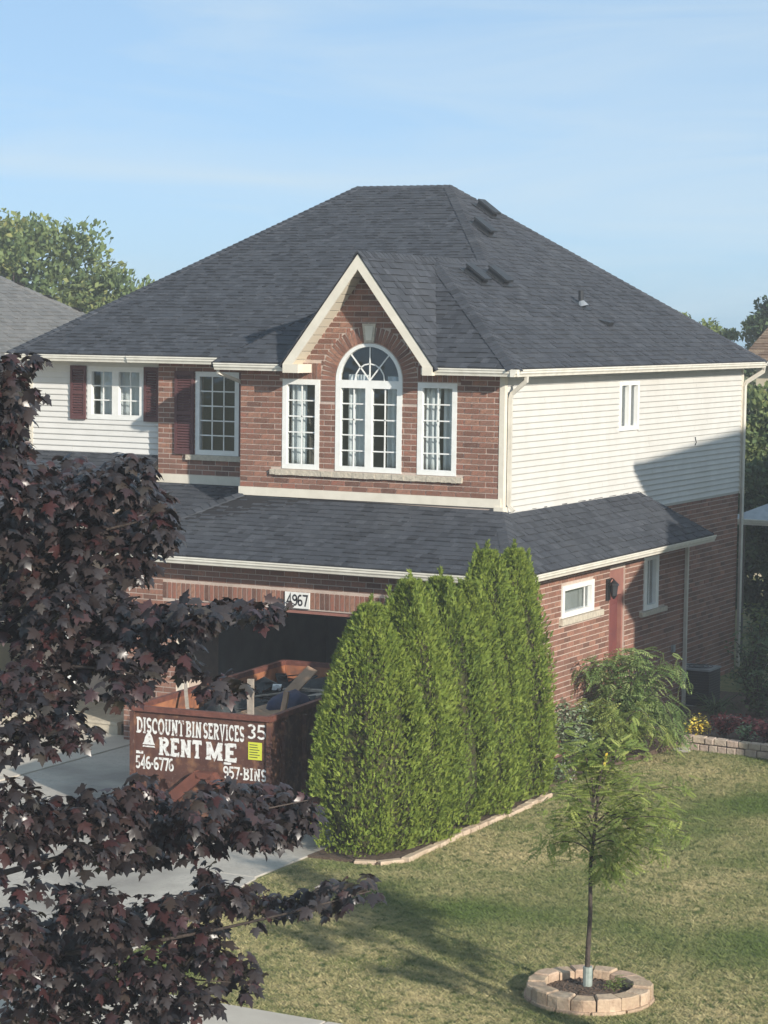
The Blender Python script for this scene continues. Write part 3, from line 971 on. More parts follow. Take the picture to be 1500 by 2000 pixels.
# porch roofs left of the garage
pa = [(-10.2, -1.4, 3.45), (-7.08, -1.4, 3.45), (-7.08, p2, 4.585), (-10.2, p2, 4.585)]
pb = [(-7.06, -1.4, 3.10), (-4.7, -1.4, 3.10), (-4.7, p, 4.13), (-7.06, p, 4.13)]
dk = MB()
for P in (pa, pb):
    dk.prism([Vector(v) - Vector((0, 0, .002)) for v in P], (0, 0, -.08))
porch = dk.build('porch_roof', 'felt', house)
shingle_plane(porch, pa)
shingle_plane(porch, pb)
MB().box(-10.0, -6.2, -1.36, -1.28, 0, .01).build('porch_edge', 'concrete', house)
gutter(house, (-10.1, -1.4, 3.58), (-6.2, -1.4, 3.58), (0, -1, 0))
for x in (-9.9, -7.4):
    MB().box(x-.07, x+.07, -1.3, -1.16, 0, 3.5).build('porch_post', 'white', house)
# eave boxes (soffit and fascia) and gutters
def eave(x0, x1, y0, y1, z0, z1):
    return MB().box(x0, x1, y0, y1, z0, z1).build('soffit', 'trim', house)
eave(-W-.29, -3.46, -.29, .0, 6.155, 6.262)
eave(-1.31, .29, -.29, -.016, 6.155, 6.262)
eave(.036, .29, -.014, DB+.27, 6.155, 6.262)
eave(-W-.29, -W, .003, EY+.03, 6.155, 6.262)
eave(XE+.02, -W-.30, EY+.035, p2, 6.21, 6.33)
eave(-9.78, -.2, DB+.0, DB+.27, 6.155, 6.255)
eave(-6.45, GX+.33, yg+.08, GYW-.0, 3.08, 3.185)
eave(GX+.001, GX+.33, GYW+.002, 6.75, 3.08, 3.185)
gutter(house, (-W-.30, -.295, ZE-.01), (-3.47, -.295, ZE-.01), (0, -1, 0))
gutter(house, (-1.02, -.295, ZE-.01), (.405, -.295, ZE-.01), (0, -1, 0))
gutter(house, (.295, -.405, ZE-.012), (.295, DB+.38, ZE-.012), (1, 0, 0))
gutter(house, (XE+.0, EY+.025, EZ-.015), (-7.45, EY+.025, EZ-.015), (0, -1, 0))
gutter(house, (-7.45, EY, EZ-.013), (-5.06, EY, EZ-.013), (0, -1, 0))
gutter(house, (-6.5, yg+.075, ZG-.01), (xg+.03, yg+.075, ZG-.01), (0, -1, 0))
gutter(house, (xg-.075, yg-.03, ZG-.012), (xg-.075, 6.9, ZG-.012), (1, 0, 0))
# gable rakes: fascia boards, soffit planks and return boxes
for sg in (-1, 1):
    A, B = Vector((XW, -.455, rz0-.03)), Vector((XW+sg*1.37, -.455, rz0-.03-1.37*1.3))
    dv = (B-A).normalized()
    inn = Vector((-sg*dv.z*sg, 0, 0))
    perp = Vector((0, 1, 0)).cross(dv)
    if perp.z > 0: perp = -perp
    w_ = .145
    f = MB().prism([A, B, B + Vector((-sg*w_/abs(dv.z)*1.0, 0, 0)), A + Vector((0, 0, -w_/abs(dv.x)))], (0, .03, 0))
    f.build('rake_board', 'trim', gable)
    n = 13
    for i in range(n):
        t0, t1 = .03+i/n*.97, .03+(i+.90)/n*.97
        a0, a1 = A.lerp(B, t0), A.lerp(B, t1)
        nn = Vector((-sg*1.3, 0, -1)).normalized()
        s_ = MB()
        P = [a0 + Vector((0, .032, 0)) + nn*.085, a1 + Vector((0, .032, 0)) + nn*.085, a1 + Vector((0, .455, 0)) + nn*.085, a0 + Vector((0, .455, 0)) + nn*.085]
        s_.prism(P, nn*.012)
        s_.build('soffit_plank', 'soffit', gable)
MB().box(-3.74, -3.455, -.470, .0, 6.135, 6.275).build('rake_return', 'trim', gable)
MB().box(-1.20, -1.025, -.470, .0, 6.145, 6.275).build('rake_return', 'trim', gable)
# roof vents on the right slope
sn = normal(pl_side)
sv = Vector((0, 1, 0)).cross(sn)
if sv.z < 0: sv = -sv
def onside(x, y): return Vector((x, y, ZE + (EV-x)*.6504))
for (x, y) in ((-4.0, 7.78), (-3.36, 6.26), (-1.89, 2.87), (-1.88, 3.75)):
    c = onside(x, y) + sn*.015
    v_ = MB()
    Yv = Vector((0, 1, 0))
    v_.quadbox(c + sn*.008, Yv*.20, sv*.26, sn*.006, .3)
    v_.quadbox(c + sn*.06, Yv*.12, sv*.19, sn*.05, .5)
    v_.prism([c - Yv*.15 - sv*.23 + sn*.09, c - Yv*.15 - sv*.23 + sn*.125, c - Yv*.15 + sv*.21 + sn*.15, c - Yv*.15 + sv*.21 + sn*.11], Yv*.30, .6)
    o = v_.build('roof_vent', 'darkgrey', roof)
    MB().quadbox(c - sv*.192 + sn*.055, Yv*.10, sv*.006, sn*.035).build('vent_throat', 'black', o)
c = onside(-1.22, 6.0)
st = MB().tube([c, c+Vector((0, 0, .28))], .05, 12).build('vent_pipe', 'darkgrey', roof)
MB().tube([c+Vector((.03, 0, -.01)), c+Vector((0, 0, .09))], [.12, .055], 12).build('pipe_boot', 'galv', st)
MB().quadbox(c + sn*.016, (0, .17, 0), sv*.16, sn*.006).build('pipe_flashing', 'darkgrey', st)
c = onside(-.74, 5.98)
v_ = MB().prism([c - Vector((0, .12, 0)) - sv*.11 + sn*.02, c - Vector((0, .12, 0)) - sv*.11 + sn*.10, c - Vector((0, .12, 0)) + sv*.12 + sn*.015], (0, .24, 0)).build('exhaust_vent', 'darkgrey', roof)
# downspouts
def spout(pts, r=.042):
    return MB().tube(pts, r, 4, True).build('downspout', 'pipe', house)
spout([(.35, .10, 6.17), (.35, .10, 6.08), (.10, .12, 5.88), (.075, .12, 5.80), (.075, .12, 4.12), (.16, .12, 4.02)])
spout([(-W-.26, -.30, 6.17), (-W-.26, -.30, 6.10), (-W-.06, .1, 5.95), (-W-.05, .16, 5.9), (-W-.05, .16, 4.3)], .034)
spout([(.35, DB+.30, 6.17), (.35, DB+.30, 6.08), (.09, DB+.02, 5.86), (.07, DB-.02, 5.78), (.07, DB-.02, .1)])
spout([(GX+.06, 6.42, 3.09), (GX+.055, 6.42, .1)])

# ---- curtains behind the windows
def curtain(label, x0, x1, z0, z1, y, tie=0.0):
    nx, nz_ = 26, 8
    mb = MB()
    ph = random.uniform(0, 6)
    for j in range(nz_+1):
        t = j/nz_
        for i in range(nx+1):
            s = i/nx
            x = x0 + (x1-x0)*s*(1 - tie*math.sin(math.pi*(1-t))*.35)
            mb.v.append((x, y + .022*math.sin(s*(x1-x0)*58+ph) + .01*math.sin(s*31+ph*2), z0+(z1-z0)*t))
    for j in range(nz_):
        for i in range(nx):
            a = j*(nx+1)+i
            mb.f.append((a, a+1, a+nx+2, a+nx+1))
            mb.r.append(.5)
    o = mb.build('curtain', 'curtain', None, True)
    sm_ = o.modifiers.new('thickness', 'SOLIDIFY')
    sm_.thickness = .004
    return tag(o, label, 'curtain', 'curtains in the bay windows')
curtain('white curtain filling the left half of the narrow window left of the arch', -3.92, -3.62, 4.6, 6.0, .14)
curtain('thin white curtain at right edge of the narrow window left of the arch', -3.50, -3.36, 4.6, 6.0, .16)
curtain('white curtain gathered behind the left casement under the arch', -2.84, -2.46, 4.6, 6.12, .14, .3)
curtain('white curtain hanging at right side of the right casement under the arch', -2.12, -1.82, 4.6, 6.1, .14, .25)
curtain('pleated white curtain on the left of the window right of the arch', -1.45, -1.15, 4.6, 6.0, .14, .3)
curtain('sheer white curtain on the right of the window right of the arch', -1.13, -.84, 4.6, 6.0, .17)
cu = curtain('pale curtain drawn behind the shuttered siding window', -8.5, -7.55, 5.22, 6.1, p2+.15)
cu['group'] = 'curtains in the upper windows'
# ================================================================== LETTERING
def arc_(cx, cy, rx, ry, a0, a1, n=9):
    return [(cx+rx*math.cos(R(a0+(a1-a0)*i/(n-1))), cy+ry*math.sin(R(a0+(a1-a0)*i/(n-1)))) for i in range(n)]
T_ = .17
h_ = T_/2
GL = {
 'I': (.44, [[(.22, 0), (.22, 1)]], [(.05, .39, 0), (.05, .39, 1)]),
 'D': (.80, [[(.2, 0), (.2, 1)], [(.2, 1-h_), (.36, 1-h_)] + arc_(.36, .5, .33, .5-h_, 80, -80) + [(.36, h_), (.2, h_)]], [(.03, .3, 0), (.03, .3, 1)]),
 'S': (.66, [arc_(.33, .73, .22, .27-h_, 20, 200, 9) + arc_(.33, .27, .22, .27-h_, 110, -160, 13)], []),
 'C': (.74, [arc_(.40, .5, .29, .5-h_, 48, 312, 17)], [(.58, .70, .72), ]),
 'O': (.82, [arc_(.41, .5, .30, .5-h_, 90, 450, 25)], []),
 'U': (.80, [[(.2, 1), (.2, .35)] + arc_(.4, .35, .2, .35-h_, 180, 360, 9) + [(.6, .35), (.6, 1)]], [(.05, .35, 1), (.46, .75, 1)]),
 'N': (.84, [[(.2, 0), (.2, 1)], [(.2, .97), (.64, .03)], [(.64, 0), (.64, 1)]], [(.04, .36, 0), (.05, .22, 1), (.50, .80, 1)]),
 'T': (.74, [[(.37, 0), (.37, .94)], [(.06, 1-h_), (.68, 1-h_)]], [(.2, .54, 0), (.04, .12, .86), (.62, .70, .86)]),
 'B': (.76, [[(.2, 0), (.2, 1)], [(.2, 1-h_), (.38, 1-h_)] + arc_(.38, .74, .22, .26-h_, 80, -80, 7) + [(.2, .51)], [(.2, .50), (.4, .50)] + arc_(.4, .27, .25, .27-h_, 70, -80, 7) + [(.2, h_)]], [(.03, .3, 0), (.03, .3, 1)]),
 'E': (.72, [[(.2, 0), (.2, 1)], [(.2, 1-h_), (.64, 1-h_)], [(.2, .5), (.50, .5)], [(.2, h_), (.66, h_)]], [(.04, .3, 0), (.04, .3, 1), (.58, .66, .84), (.60, .68, .16)]),
 'R': (.82, [[(.2, 0), (.2, 1)], [(.2, 1-h_), (.40, 1-h_)] + arc_(.40, .73, .23, .27-h_, 80, -80, 7) + [(.2, .49)], [(.40, .49), (.66, .03)]], [(.03, .36, 0), (.03, .3, 1), (.56, .80, 0)]),
 'V': (.80, [[(.16, .98), (.40, .03), (.64, .98)]], [(.02, .32, 1), (.50, .78, 1)]),
 'M': (1.0, [[(.2, 0), (.2, 1)], [(.2, .98), (.5, .15), (.8, .98)], [(.8, 0), (.8, 1)]], [(.04, .34, 0), (.06, .22, 1), (.66, .96, 0), (.78, .94, 1)]),
 '0': (.66, [arc_(.33, .5, .22, .5-h_, 90, 450, 21)], []),
 '3': (.64, [arc_(.31, .73, .21, .27-h_, 150, -70, 9) + arc_(.31, .28, .22, .28-h_, 70, -150, 11)], []),
 '4': (.68, [[(.46, 0), (.46, .97), (.08, .33), (.64, .33)]], [(.32, .60, 0)]),
 '5': (.64, [[(.56, 1-h_), (.17, 1-h_), (.14, .55)] + arc_(.31, .33, .23, .33-h_, 105, -150, 13)], []),
 '6': (.64, [arc_(.34, .62, .25, .38-h_, 60, 175, 7) + arc_(.33, .30, .22, .30-h_, 180, 540, 17)], []),
 '7': (.62, [[(.07, .86), (.07, 1-h_), (.54, 1-h_), (.27, 0)]], []),
 '9': (.64, [arc_(.31, .38, .25, .38-h_, 240, 355, 7) + arc_(.31, .70, .22, .30-h_, 0, 360, 17)], []),
 '-': (.36, [[(.06, .45), (.30, .45)]], []), ' ': (.30, [], []), '.': (.3, [[(.15, 0), (.15, .16)]], []),
}
def strip(mb, pts, th, place, lift):
    n = len(pts)
    closed = math.dist(pts[0], pts[-1]) < 1e-6
    b = len(mb.v)
    for i, p_ in enumerate(pts):
        a = pts[i-1] if i > 0 else (pts[-2] if closed else p_)
        c = pts[i+1] if i < n-1 else (pts[1] if closed else p_)
        d1 = Vector((p_[0]-a[0], p_[1]-a[1]))
        d2 = Vector((c[0]-p_[0], c[1]-p_[1]))
        if d1.length < 1e-9: d1 = d2
        if d2.length < 1e-9: d2 = d1
        d1.normalize()
        d2.normalize()
        nn = Vector((-d1.y-d2.y, d1.x+d2.x))
        nn.normalize()
        k = th/max(.45, nn.dot(Vector((-d1.y, d1.x))))
        for sg in (-1, 1):
            mb.v.append(tuple(place(p_[0]+nn.x*k*sg, p_[1]+nn.y*k*sg, lift)))
    for i in range(n-1):
        mb.f.append((b+2*i, b+2*i+2, b+2*i+3, b+2*i+1))
        mb.r.append(.5)
def lettering(text, O, U, N, u0, u1, z0, z1, m, parent, bold=1.0, name='lettering'):
    """slab-serif characters laid on a plane, one mesh per character"""
    O, U, N = Vector(O), Vector(U), Vector(N)
    tot = sum(GL[c][0] for c in text)
    sx, sz = (u1-u0)/tot, (z1-z0)
    x = 0
    for ch in text:
        wd, strokes, serifs = GL[ch]
        if strokes:
            mb = MB()
            def place(a, b, lift, x=x): return O + U*(u0+(x+a)*sx) + Vector((0, 0, z0+b*sz)) + N*lift
            lf = .003
            for s_ in strokes:
                strip(mb, s_, h_*bold, place, lf)
                lf += .0006
            for (a, b, y) in serifs:
                yy = .055 if y == 0 else (.945 if y == 1 else y)
                strip(mb, [(a, yy), (b, yy)], .055 if y in (0, 1) else .09, place, lf)
                lf += .0006
            mb.build(name, m, parent)
        x += wd
lettering('4967', (0, GYW-.035, 0), FX, FN, -3.015, -2.625, 2.48, 2.668, 'ink', pl, bold=.95, name='digit')

# ================================================================== DUMPSTER
BA = R(4.5)
bu, bv = Vector((math.cos(BA), math.sin(BA), 0)), Vector((-math.sin(BA), math.cos(BA), 0))
BO = Vector((-2.50, -6.66, 0))
BW, BLN, BT, BB = 2.10, 4.85, 1.60, .17
def bp(a, b, z): return BO + bu*a + bv*b + Vector((0, 0, z))
bin_ = thing('dumpster', 'open dark red steel waste dumpster with white lettering on the driveway', 'dumpster', loc=BO)
bin_.rotation_euler = (0, 0, BA)
def bbox(name, a0, a1, b0, b1, z0, z1, m, par=None):
    return MB().box(a0, a1, b0, b1, z0, z1).build(name, m, par if par else bin_)
# shells: painted outer skin and rusty inner skin
fp = bbox('front_panel', 0, BW, 0, .03, BB, BT, 'binred')
rp_ = bbox('side_panel', BW-.03, BW, .032, BLN, BB, BT, 'binred')
lp_ = bbox('side_panel', 0, .03, .032, BLN, BB, BT, 'binred')
bk = bbox('rear_panel', .032, BW-.032, BLN-.03, BLN-.002, BB, BT, 'binred')
bbox('floor_panel', .032, BW-.032, .032, BLN-.032, BB, BB+.05, 'binin')
bbox('inner_skin', .031, .045, .05, BLN-.05, BB+.05, BT-.012, 'binin', lp_)
bbox('inner_skin', BW-.045, BW-.031, .05, BLN-.05, BB+.05, BT-.012, 'binin', rp_)
bbox('inner_skin', .046, BW-.046, .031, .045, BB+.05, BT-.012, 'binin', fp)
bbox('inner_skin', .046, BW-.046, BLN-.045, BLN-.031, BB+.05, BT-.012, 'binin', bk)
for (A, B) in (((-.02, -.01), (BW+.02, -.01)), ((BW-.01, .03), (BW-.01, BLN)), ((.01, .03), (.01, BLN)), ((.04, BLN-.01), (BW-.04, BLN-.01))):
    MB().tube([(A[0], A[1], BT+.02), (B[0], B[1], BT+.02)], .052, 4).build('top_rail', 'binlip', bin_)
for sx_ in (0, 1):
    for k in range(7):
        b = .35+k*.68
        bbox('side_rib', (-.06 if not sx_ else BW+.001), (-.001 if not sx_ else BW+.06), b, b+.09, BB+.02, BT-.07, 'binred')
for a in (.45, BW-.60):
    bbox('skid_rail', a, a+.13, .1, BLN-.1, .02, BB-.001, 'black')
for a in (.12, BW-.24):
    for b in (.3, BLN-.45):
        MB().tube([(a, b, .085), (a+.12, b, .085)], .062, 12).build('roller', 'darkgrey', bin_)
bbox('corner_post', -.035, .035, -.035, .03, BB, BT-.03, 'binred')
bbox('corner_post', BW-.035, BW+.035, -.035, .03, BB, BT-.03, 'binred')
# hook frame on the front: two slanted legs meeting under a short head
for (a0, z0, a1, z1) in ((.42, .22, 1.08, .78), (1.76, .22, 1.26, .78)):
    A, B = Vector((a0, -.09, z0)), Vector((a1, -.09, z1))
    dv = (B-A)
    pv = Vector((-dv.z, 0, dv.x)).normalized()
    MB().quadbox((A+B)/2, dv/2, pv*.075, (0, .07, 0)).build('hook_frame', 'binframe', bin_)
bbox('hook_head', 1.05, 1.29, -.16, -.02, .745, .83, 'binframe')
MB().tube([(1.10, -.12, .70), (1.24, -.12, .70)], .03, 8).build('hook_bar', 'black', bin_)
LO, LU, LN = (0, -.001, 0), (1, 0, 0), (0, -1, 0)
lettering('DISCOUNT', LO, LU, LN, .05, .80, 1.275, 1.495, 'paint', fp, 1.1)
lettering('BIN', LO, LU, LN, .82, 1.07, 1.275, 1.495, 'paint', fp, 1.1)
lettering('SERVICES', LO, LU, LN, 1.09, 1.72, 1.275, 1.495, 'paint', fp, 1.1)
lettering('35', LO, LU, LN, 1.75, 2.05, 1.325, 1.535, 'paint', fp, .8)
lettering('RENT', LO, LU, LN, .40, 1.08, .99, 1.235, 'paint', fp, 1.35)
lettering('ME', LO, LU, LN, 1.12, 1.62, .99, 1.235, 'paint', fp, 1.35)
lettering('546-6776', LO, LU, LN, .04, .64, .775, .955, 'paint', fp, 1.1)
lettering('957-BINS', LO, LU, LN, 1.40, 2.06, .755, .925, 'paint', fp, 1.0)
# bell emblem and the two small banners above the phone numbers
bell = [(.15, 1.12), (.345, 1.12), (.32, 1.16), (.305, 1.22), (.275, 1.275), (.2475, 1.285), (.22, 1.275), (.19, 1.22), (.175, 1.16)]
MB().prism([(a, -.006, z) for a, z in bell], (0, .005, 0)).build('bell_emblem', 'paint', fp)
MB().prism([(.15, -.006, 1.085), (.345, -.006, 1.085), (.335, -.006, 1.105), (.16, -.006, 1.105)], (0, .005, 0)).build('bell_emblem', 'paint', fp)
bbox('small_banner', .05, .16, -.006, -.001, .985, 1.025, 'paint', fp)
bbox('small_banner', 1.41, 1.52, -.006, -.001, .945, .975, 'paint', fp)
st_ = bbox('yellow_sticker', 1.78, 1.985, -.006, -.001, 1.045, 1.285, 'yellow', fp)
for k in range(6):
    bbox('sticker_line', 1.80, 1.965-random.uniform(0, .05), -.0085, -.006, 1.075+k*.034, 1.085+k*.034, 'ink', st_)
# rubble heap in the bin
hv, hf = [], []
nx_, ny_ = 22, 46
for j in range(ny_+1):
    for i in range(nx_+1):
        a, b = .06+(BW-.12)*i/nx_, .06+(BLN-.12)*j/ny_
        e = min(1, 6*min(i/nx_, 1-i/nx_)+.35)
        z = 1.14 + .30*e*(.5+.5*math.sin(a*2.1+1)*math.sin(b*1.3+.4)) + random.uniform(-.05, .05) + .10*math.sin(b*3.1+a*2)
        hv.append(tuple(bp(a, b, z)))
for j in range(ny_):
    for i in range(nx_):
        k = j*(nx_+1)+i
        hf.append((k, k+1, k+nx_+2, k+nx_+1))
mb = MB()
mb.v, mb.f, mb.r = hv, hf, [.5]*len(hf)
for k in range(160):      # torn shingle scraps lying on the heap
    a, b = random.uniform(.15, BW-.15), random.uniform(.2, BLN-.2)
    e = Vector((random.uniform(-1, 1), random.uniform(-1, 1), random.uniform(-.5, .5))).normalized()
    f = e.cross(Vector((random.uniform(-.4, .4), random.uniform(-.4, .4), 1))).normalized()
    mb.quadbox(bp(a, b, 1.34+random.uniform(-.08, .16)), e*random.uniform(.08, .25), f*random.uniform(.05, .14), e.cross(f)*.006)
tag(mb.build('roofing_rubble', 'debris'), 'heap of torn black shingles and felt filling the dumpster', 'rubble', kind='stuff')
def slabthing(name, label, cat, A, B, side, w_, t_, m, group='debris thrown in the dumpster'):
    A, B = Vector(A), Vector(B)
    d_ = (B-A)
    s_ = Vector(side)
    s_ = (s_ - d_*(s_.dot(d_)/d_.length_squared)).normalized()
    n_ = d_.cross(s_).normalized()
    mb = MB()
    k = 5
    for i in range(k):       # slightly warped lengths
        P0, P1 = A.lerp(B, i/k), A.lerp(B, (i+1)/k)
        of = n_*(.006*math.sin(i*1.7))
        mb.quadbox((P0+P1)/2+of, (P1-P0)/2, s_*w_/2, n_*t_/2, .5)
    return tag(mb.build(name, m), label, cat, group)
slabthing('plank', 'pale grey weathered plank standing upright in the dumpster', 'plank', bp(1.55, .55, .95), bp(1.50, .62, 2.04), bu, .09, .04, 'plank')
slabthing('board', 'tan plywood board lying behind the front rim of the dumpster', 'board', bp(1.15, .30, 1.42), bp(1.85, 1.35, 1.62), bu, .45, .02, 'tan')
slabthing('post', 'short brown wooden post leaning at the dumpster right rim', 'post', bp(1.96, .55, 1.15), bp(1.99, .75, 1.88), bu, .07, .05, 'tan')
slabthing('plank', 'long pale plank lying flat near the right rim of the dumpster', 'plank', bp(1.6, 2.2, 1.55), bp(1.85, 4.5, 1.50), bu, .14, .03, 'plank')
slabthing('plank', 'short pale offcut lying across the rear of the dumpster', 'plank', bp(.9, 3.0, 1.52), bp(1.95, 2.7, 1.60), bv, .12, .03, 'plank')
slabthing('plank', 'thin grey lath lying by the left wall of the dumpster', 'plank', bp(.35, 1.9, 1.45), bp(1.2, 2.8, 1.55), bv, .06, .02, 'plank')
slabthing('board', 'dark stained board sticking up at the back of the dumpster heap', 'board', bp(1.0, 2.4, 1.3), bp(1.35, 3.0, 1.86), bu, .2, .02, 'tan')
slabthing('plank', 'broken pale lath poking over the dumpster left wall', 'plank', bp(.5, .7, 1.3), bp(.12, 1.3, 1.82), bu, .05, .02, 'plank')
def lump(name, label, cat, c, r, m, group='debris thrown in the dumpster', amp=.25, sub=3):
    bm = bmesh.new()
    bmesh.ops.create_icosphere(bm, subdivisions=sub, radius=1)
    ph = [random.uniform(0, 6) for _ in range(6)]
    for v in bm.verts:
        x, y, z = v.co
        k = 1 + amp*(math.sin(3*x+ph[0])*math.sin(3*y+ph[1]) + .6*math.sin(5*z+ph[2]+4*x) + .3*math.sin(9*y+ph[3]+7*x))
        v.co = Vector((x*r[0], y*r[1], z*r[2]))*k
    me = bpy.data.meshes.new(name)
    bm.to_mesh(me)
    bm.free()
    me.materials.append(M[m])
    at = me.attributes.new('rnd', 'FLOAT', 'FACE')
    at.data.foreach_set('value', np.full(len(me.polygons), .5, dtype=np.float32))
    me.polygons.foreach_set('use_smooth', np.ones(len(me.polygons), dtype=bool))
    o = link(name, me, None, c)
    return tag(o, label, cat, group)
lump('tarp', 'crumpled navy blue tarp bulging above the dumpster rim', 'tarp', bp(1.72, 1.45, 1.50), (.28, .5, .28), 'blue', amp=.18)
lump('garbage_bag', 'black garbage bag against the left wall of the dumpster', 'garbage bag', bp(.95, 1.2, 1.40), (.36, .45, .28), 'debris', amp=.15)
lump('garbage_bag', 'black garbage bag at the back of the dumpster', 'garbage bag', bp(1.2, 3.6, 1.38), (.4, .5, .22), 'debris', amp=.15)
o = MB()
o.prism([(-.07, -.04, 0), (.06, -.05, .01), (.08, .03, .02), (-.05, .05, 0)], (0, .01, .06))
o.prism([(-.03, -.03, .062), (.03, -.03, .062), (.02, .02, .062)], (0, 0, .02))
o = o.build('foam_block', 'paint', loc=bp(.75, 3.0, 1.5))
o.rotation_euler = (.2, .15, .7)
tag(o, 'small white foam block on the dumpster heap near the rear', 'foam block', 'debris thrown in the dumpster')

# ================================================================== THINGS IN THE GARAGE
def bicycle(x, y, rz, label):
    t = thing('bicycle', label, 'bicycle', 'bicycles in the garage', (x, y, .03))
    t.rotation_euler = (0, 0, rz)
    for wx in (-.52, .52):
        pts = [(wx+.33*math.cos(a), 0, .34+.33*math.sin(a)) for a in np.linspace(0, 2*math.pi, 25)]
        wh = MB().tube(pts, .022, 6, False).build('wheel', 'rubber', t)
        for k in range(8):
            a = math.pi*k/8
            MB().tube([(wx-.31*math.cos(a), 0, .34-.31*math.sin(a)), (wx+.31*math.cos(a), 0, .34+.31*math.sin(a))], .003, 4).build('spoke', 'galv', wh)
    f = MB()
    for A, B in (((-.52, 0, .34), (-.08, 0, .30)), ((-.08, 0, .30), (-.2, 0, .84)), ((-.52, 0, .34), (-.17, 0, .76)), ((-.08, 0, .30), (.38, 0, .72)), ((-.17, 0, .76), (.36, 0, .84)), ((.34, 0, .92), (.52, 0, .34))):
        f.tube([A, B], .018, 6)
    f.build('frame', 'door', t)
    MB().quadbox((-.21, 0, .89), (.13, 0, 0), (0, .06, 0), (0, 0, .025)).build('saddle', 'rubber', t)
    MB().tube([(.28, -.28, .98), (.34, -.1, 1.0), (.34, .1, 1.0), (.28, .28, .98)], .014, 6).build('handlebar', 'galv', t)
bicycle(-3.9, .9, R(20), 'bicycle parked on the left inside the dark garage')
bicycle(-1.5, .6, R(150), 'bicycle parked on the right inside the dark garage')
t = thing('shelving_unit', 'dark shelving unit against the back wall of the garage', 'shelf', loc=(-2.6, 2.4, .03))
for k in range(4):
    MB().box(-1.2, 1.2, -.22, .22, .2+k*.55, .23+k*.55).build('shelf_board', 'galv', t)
for a in (-1.2, 1.17):
    for b in (-.22, .19):
        MB().box(a, a+.03, b, b+.03, 0, 2.0).build('upright', 'darkgrey', t)
for k, (x, y, z, s_) in enumerate([(-3.3, 2.4, 1.365, .17), (-2.2, 2.4, 1.365, .2), (-2.9, 2.4, 1.365, .15)]):
    b = MB().box(-s_, s_, -s_, s_, 0, s_*1.5)
    b.box(-s_-.008, s_+.008, -s_-.008, s_+.008, s_*1.5, s_*1.5+.02)
    tag(b.build('storage_box', 'plank' if k else 'blue', loc=(x, y, z)), ['blue storage box on the upper garage shelf at left', 'large grey box on the upper garage shelf at right', 'small grey box on the upper garage shelf'][k], 'box', 'boxes on the garage shelves')
lf = MB().box(-.11, .11, -.03, .03, 0, .06)
lf.box(-.13, -.11, -.035, .035, -.004, .064)
lf.box(.11, .13, -.035, .035, -.004, .064)
tag(lf.build('work_light', 'paint', loc=(-.9, 3.0, 1.35)), 'small white work light glinting inside the dark garage', 'work light')
MB().box(-.06, .06, -.04, .04, -1.32, -.004).build('stand', 'darkgrey', bpy.data.objects['work_light'])

# ================================================================== AIR CONDITIONER
ac = thing('air_conditioner', 'dark air conditioning unit standing beside the side wall downspout', 'air conditioner', loc=(.86, 6.95, .0))
MB().box(-.40, .40, -.40, .40, 0, .06).build('concrete_pad', 'concrete', ac)
MB().box(-.31, .31, -.31, .31, .06, .70).build('housing', 'darkgrey', ac)
for k in range(12):
    MB().box(-.318, .318, -.318, .318, .12+k*.047, .135+k*.047).build('louvre', 'black', ac)
MB().box(-.325, .325, -.325, .325, .70, .735).build('lid', 'galv', ac)
for k in range(3):
    pts = [((.10+.08*k)*math.cos(a), (.10+.08*k)*math.sin(a), .745) for a in np.linspace(0, 2*math.pi, 17)]
    MB().tube(pts, .006, 4, False).build('grille_ring', 'black', ac)
MB().tube([(-.30, .0, .45), (-.6, .05, .5), (-.92, .1, .9), (-.95, .1, 1.1)], .03, 6).build('refrigerant_line', 'rubber', ac)

# ================================================================== PLANTING EDGES
ring_c = (6.25, -11.27)
t = thing('tree_ring', 'ring of tan paver blocks around the young lawn tree', 'planter ring', loc=(ring_c[0], ring_c[1], 0))
nb = 15
for k in range(nb):
    a0, a1 = 2*math.pi*k/nb+.012+.2, 2*math.pi*(k+1)/nb-.012+.2
    ri, ro, zt_ = .45+random.uniform(-.012, .012), .645+random.uniform(-.012, .012), .158+random.uniform(-.012, .012)
    am = (a0+a1)/2
    pts = [(ri*math.cos(a0), ri*math.sin(a0)), (ro*math.cos(a0), ro*math.sin(a0)), (ro*1.02*math.cos(am), ro*1.02*math.sin(am)), (ro*math.cos(a1), ro*math.sin(a1)), (ri*math.cos(a1), ri*math.sin(a1)), (ri*.99*math.cos(am), ri*.99*math.sin(am))]
    bk_ = MB()
    ch = .014
    bk_.prism([(x, y, .0) for x, y in pts], (0, 0, zt_-ch), k/nb*7 % 1)
    cx, cy = sum(x for x, y in pts)/6, sum(y for x, y in pts)/6
    low = [(x, y, zt_-ch+.0005) for x, y in pts]
    hi = [(cx+(x-cx)*.90, cy+(y-cy)*.90, zt_) for x, y in pts]
    b0 = len(bk_.v)
    bk_.v += low + hi
    for i in range(6):
        j = (i+1) % 6
        bk_.f.append((b0+i, b0+j, b0+6+j, b0+6+i))
    bk_.f.append(tuple(b0+6+i for i in range(6)))
    bk_.r += [k/nb*7 % 1]*7
    bk_.build('paver_block', 'paver', t)
for k in range(11):
    a0, a1 = 2*math.pi*k/11+.02, 2*math.pi*(k+1)/11-.02
    pts = [(r_*math.cos(a), r_*math.sin(a), -.02) for r_, a in ((.60, a0), (.675, a0), (.685, (a0+a1)/2), (.675, a1), (.60, a1))]
    MB().prism(pts, (0, 0, .05+random.uniform(0, .012))).build('base_block', 'paver', t)
mb = MB()
pts = [(.46*math.cos(a), .46*math.sin(a), .07) for a in np.linspace(0, 2*math.pi, 25)[:-1]]
for i in range(24):
    mb.poly([(0, 0, .10), pts[i], pts[(i+1) % 24]], .5)
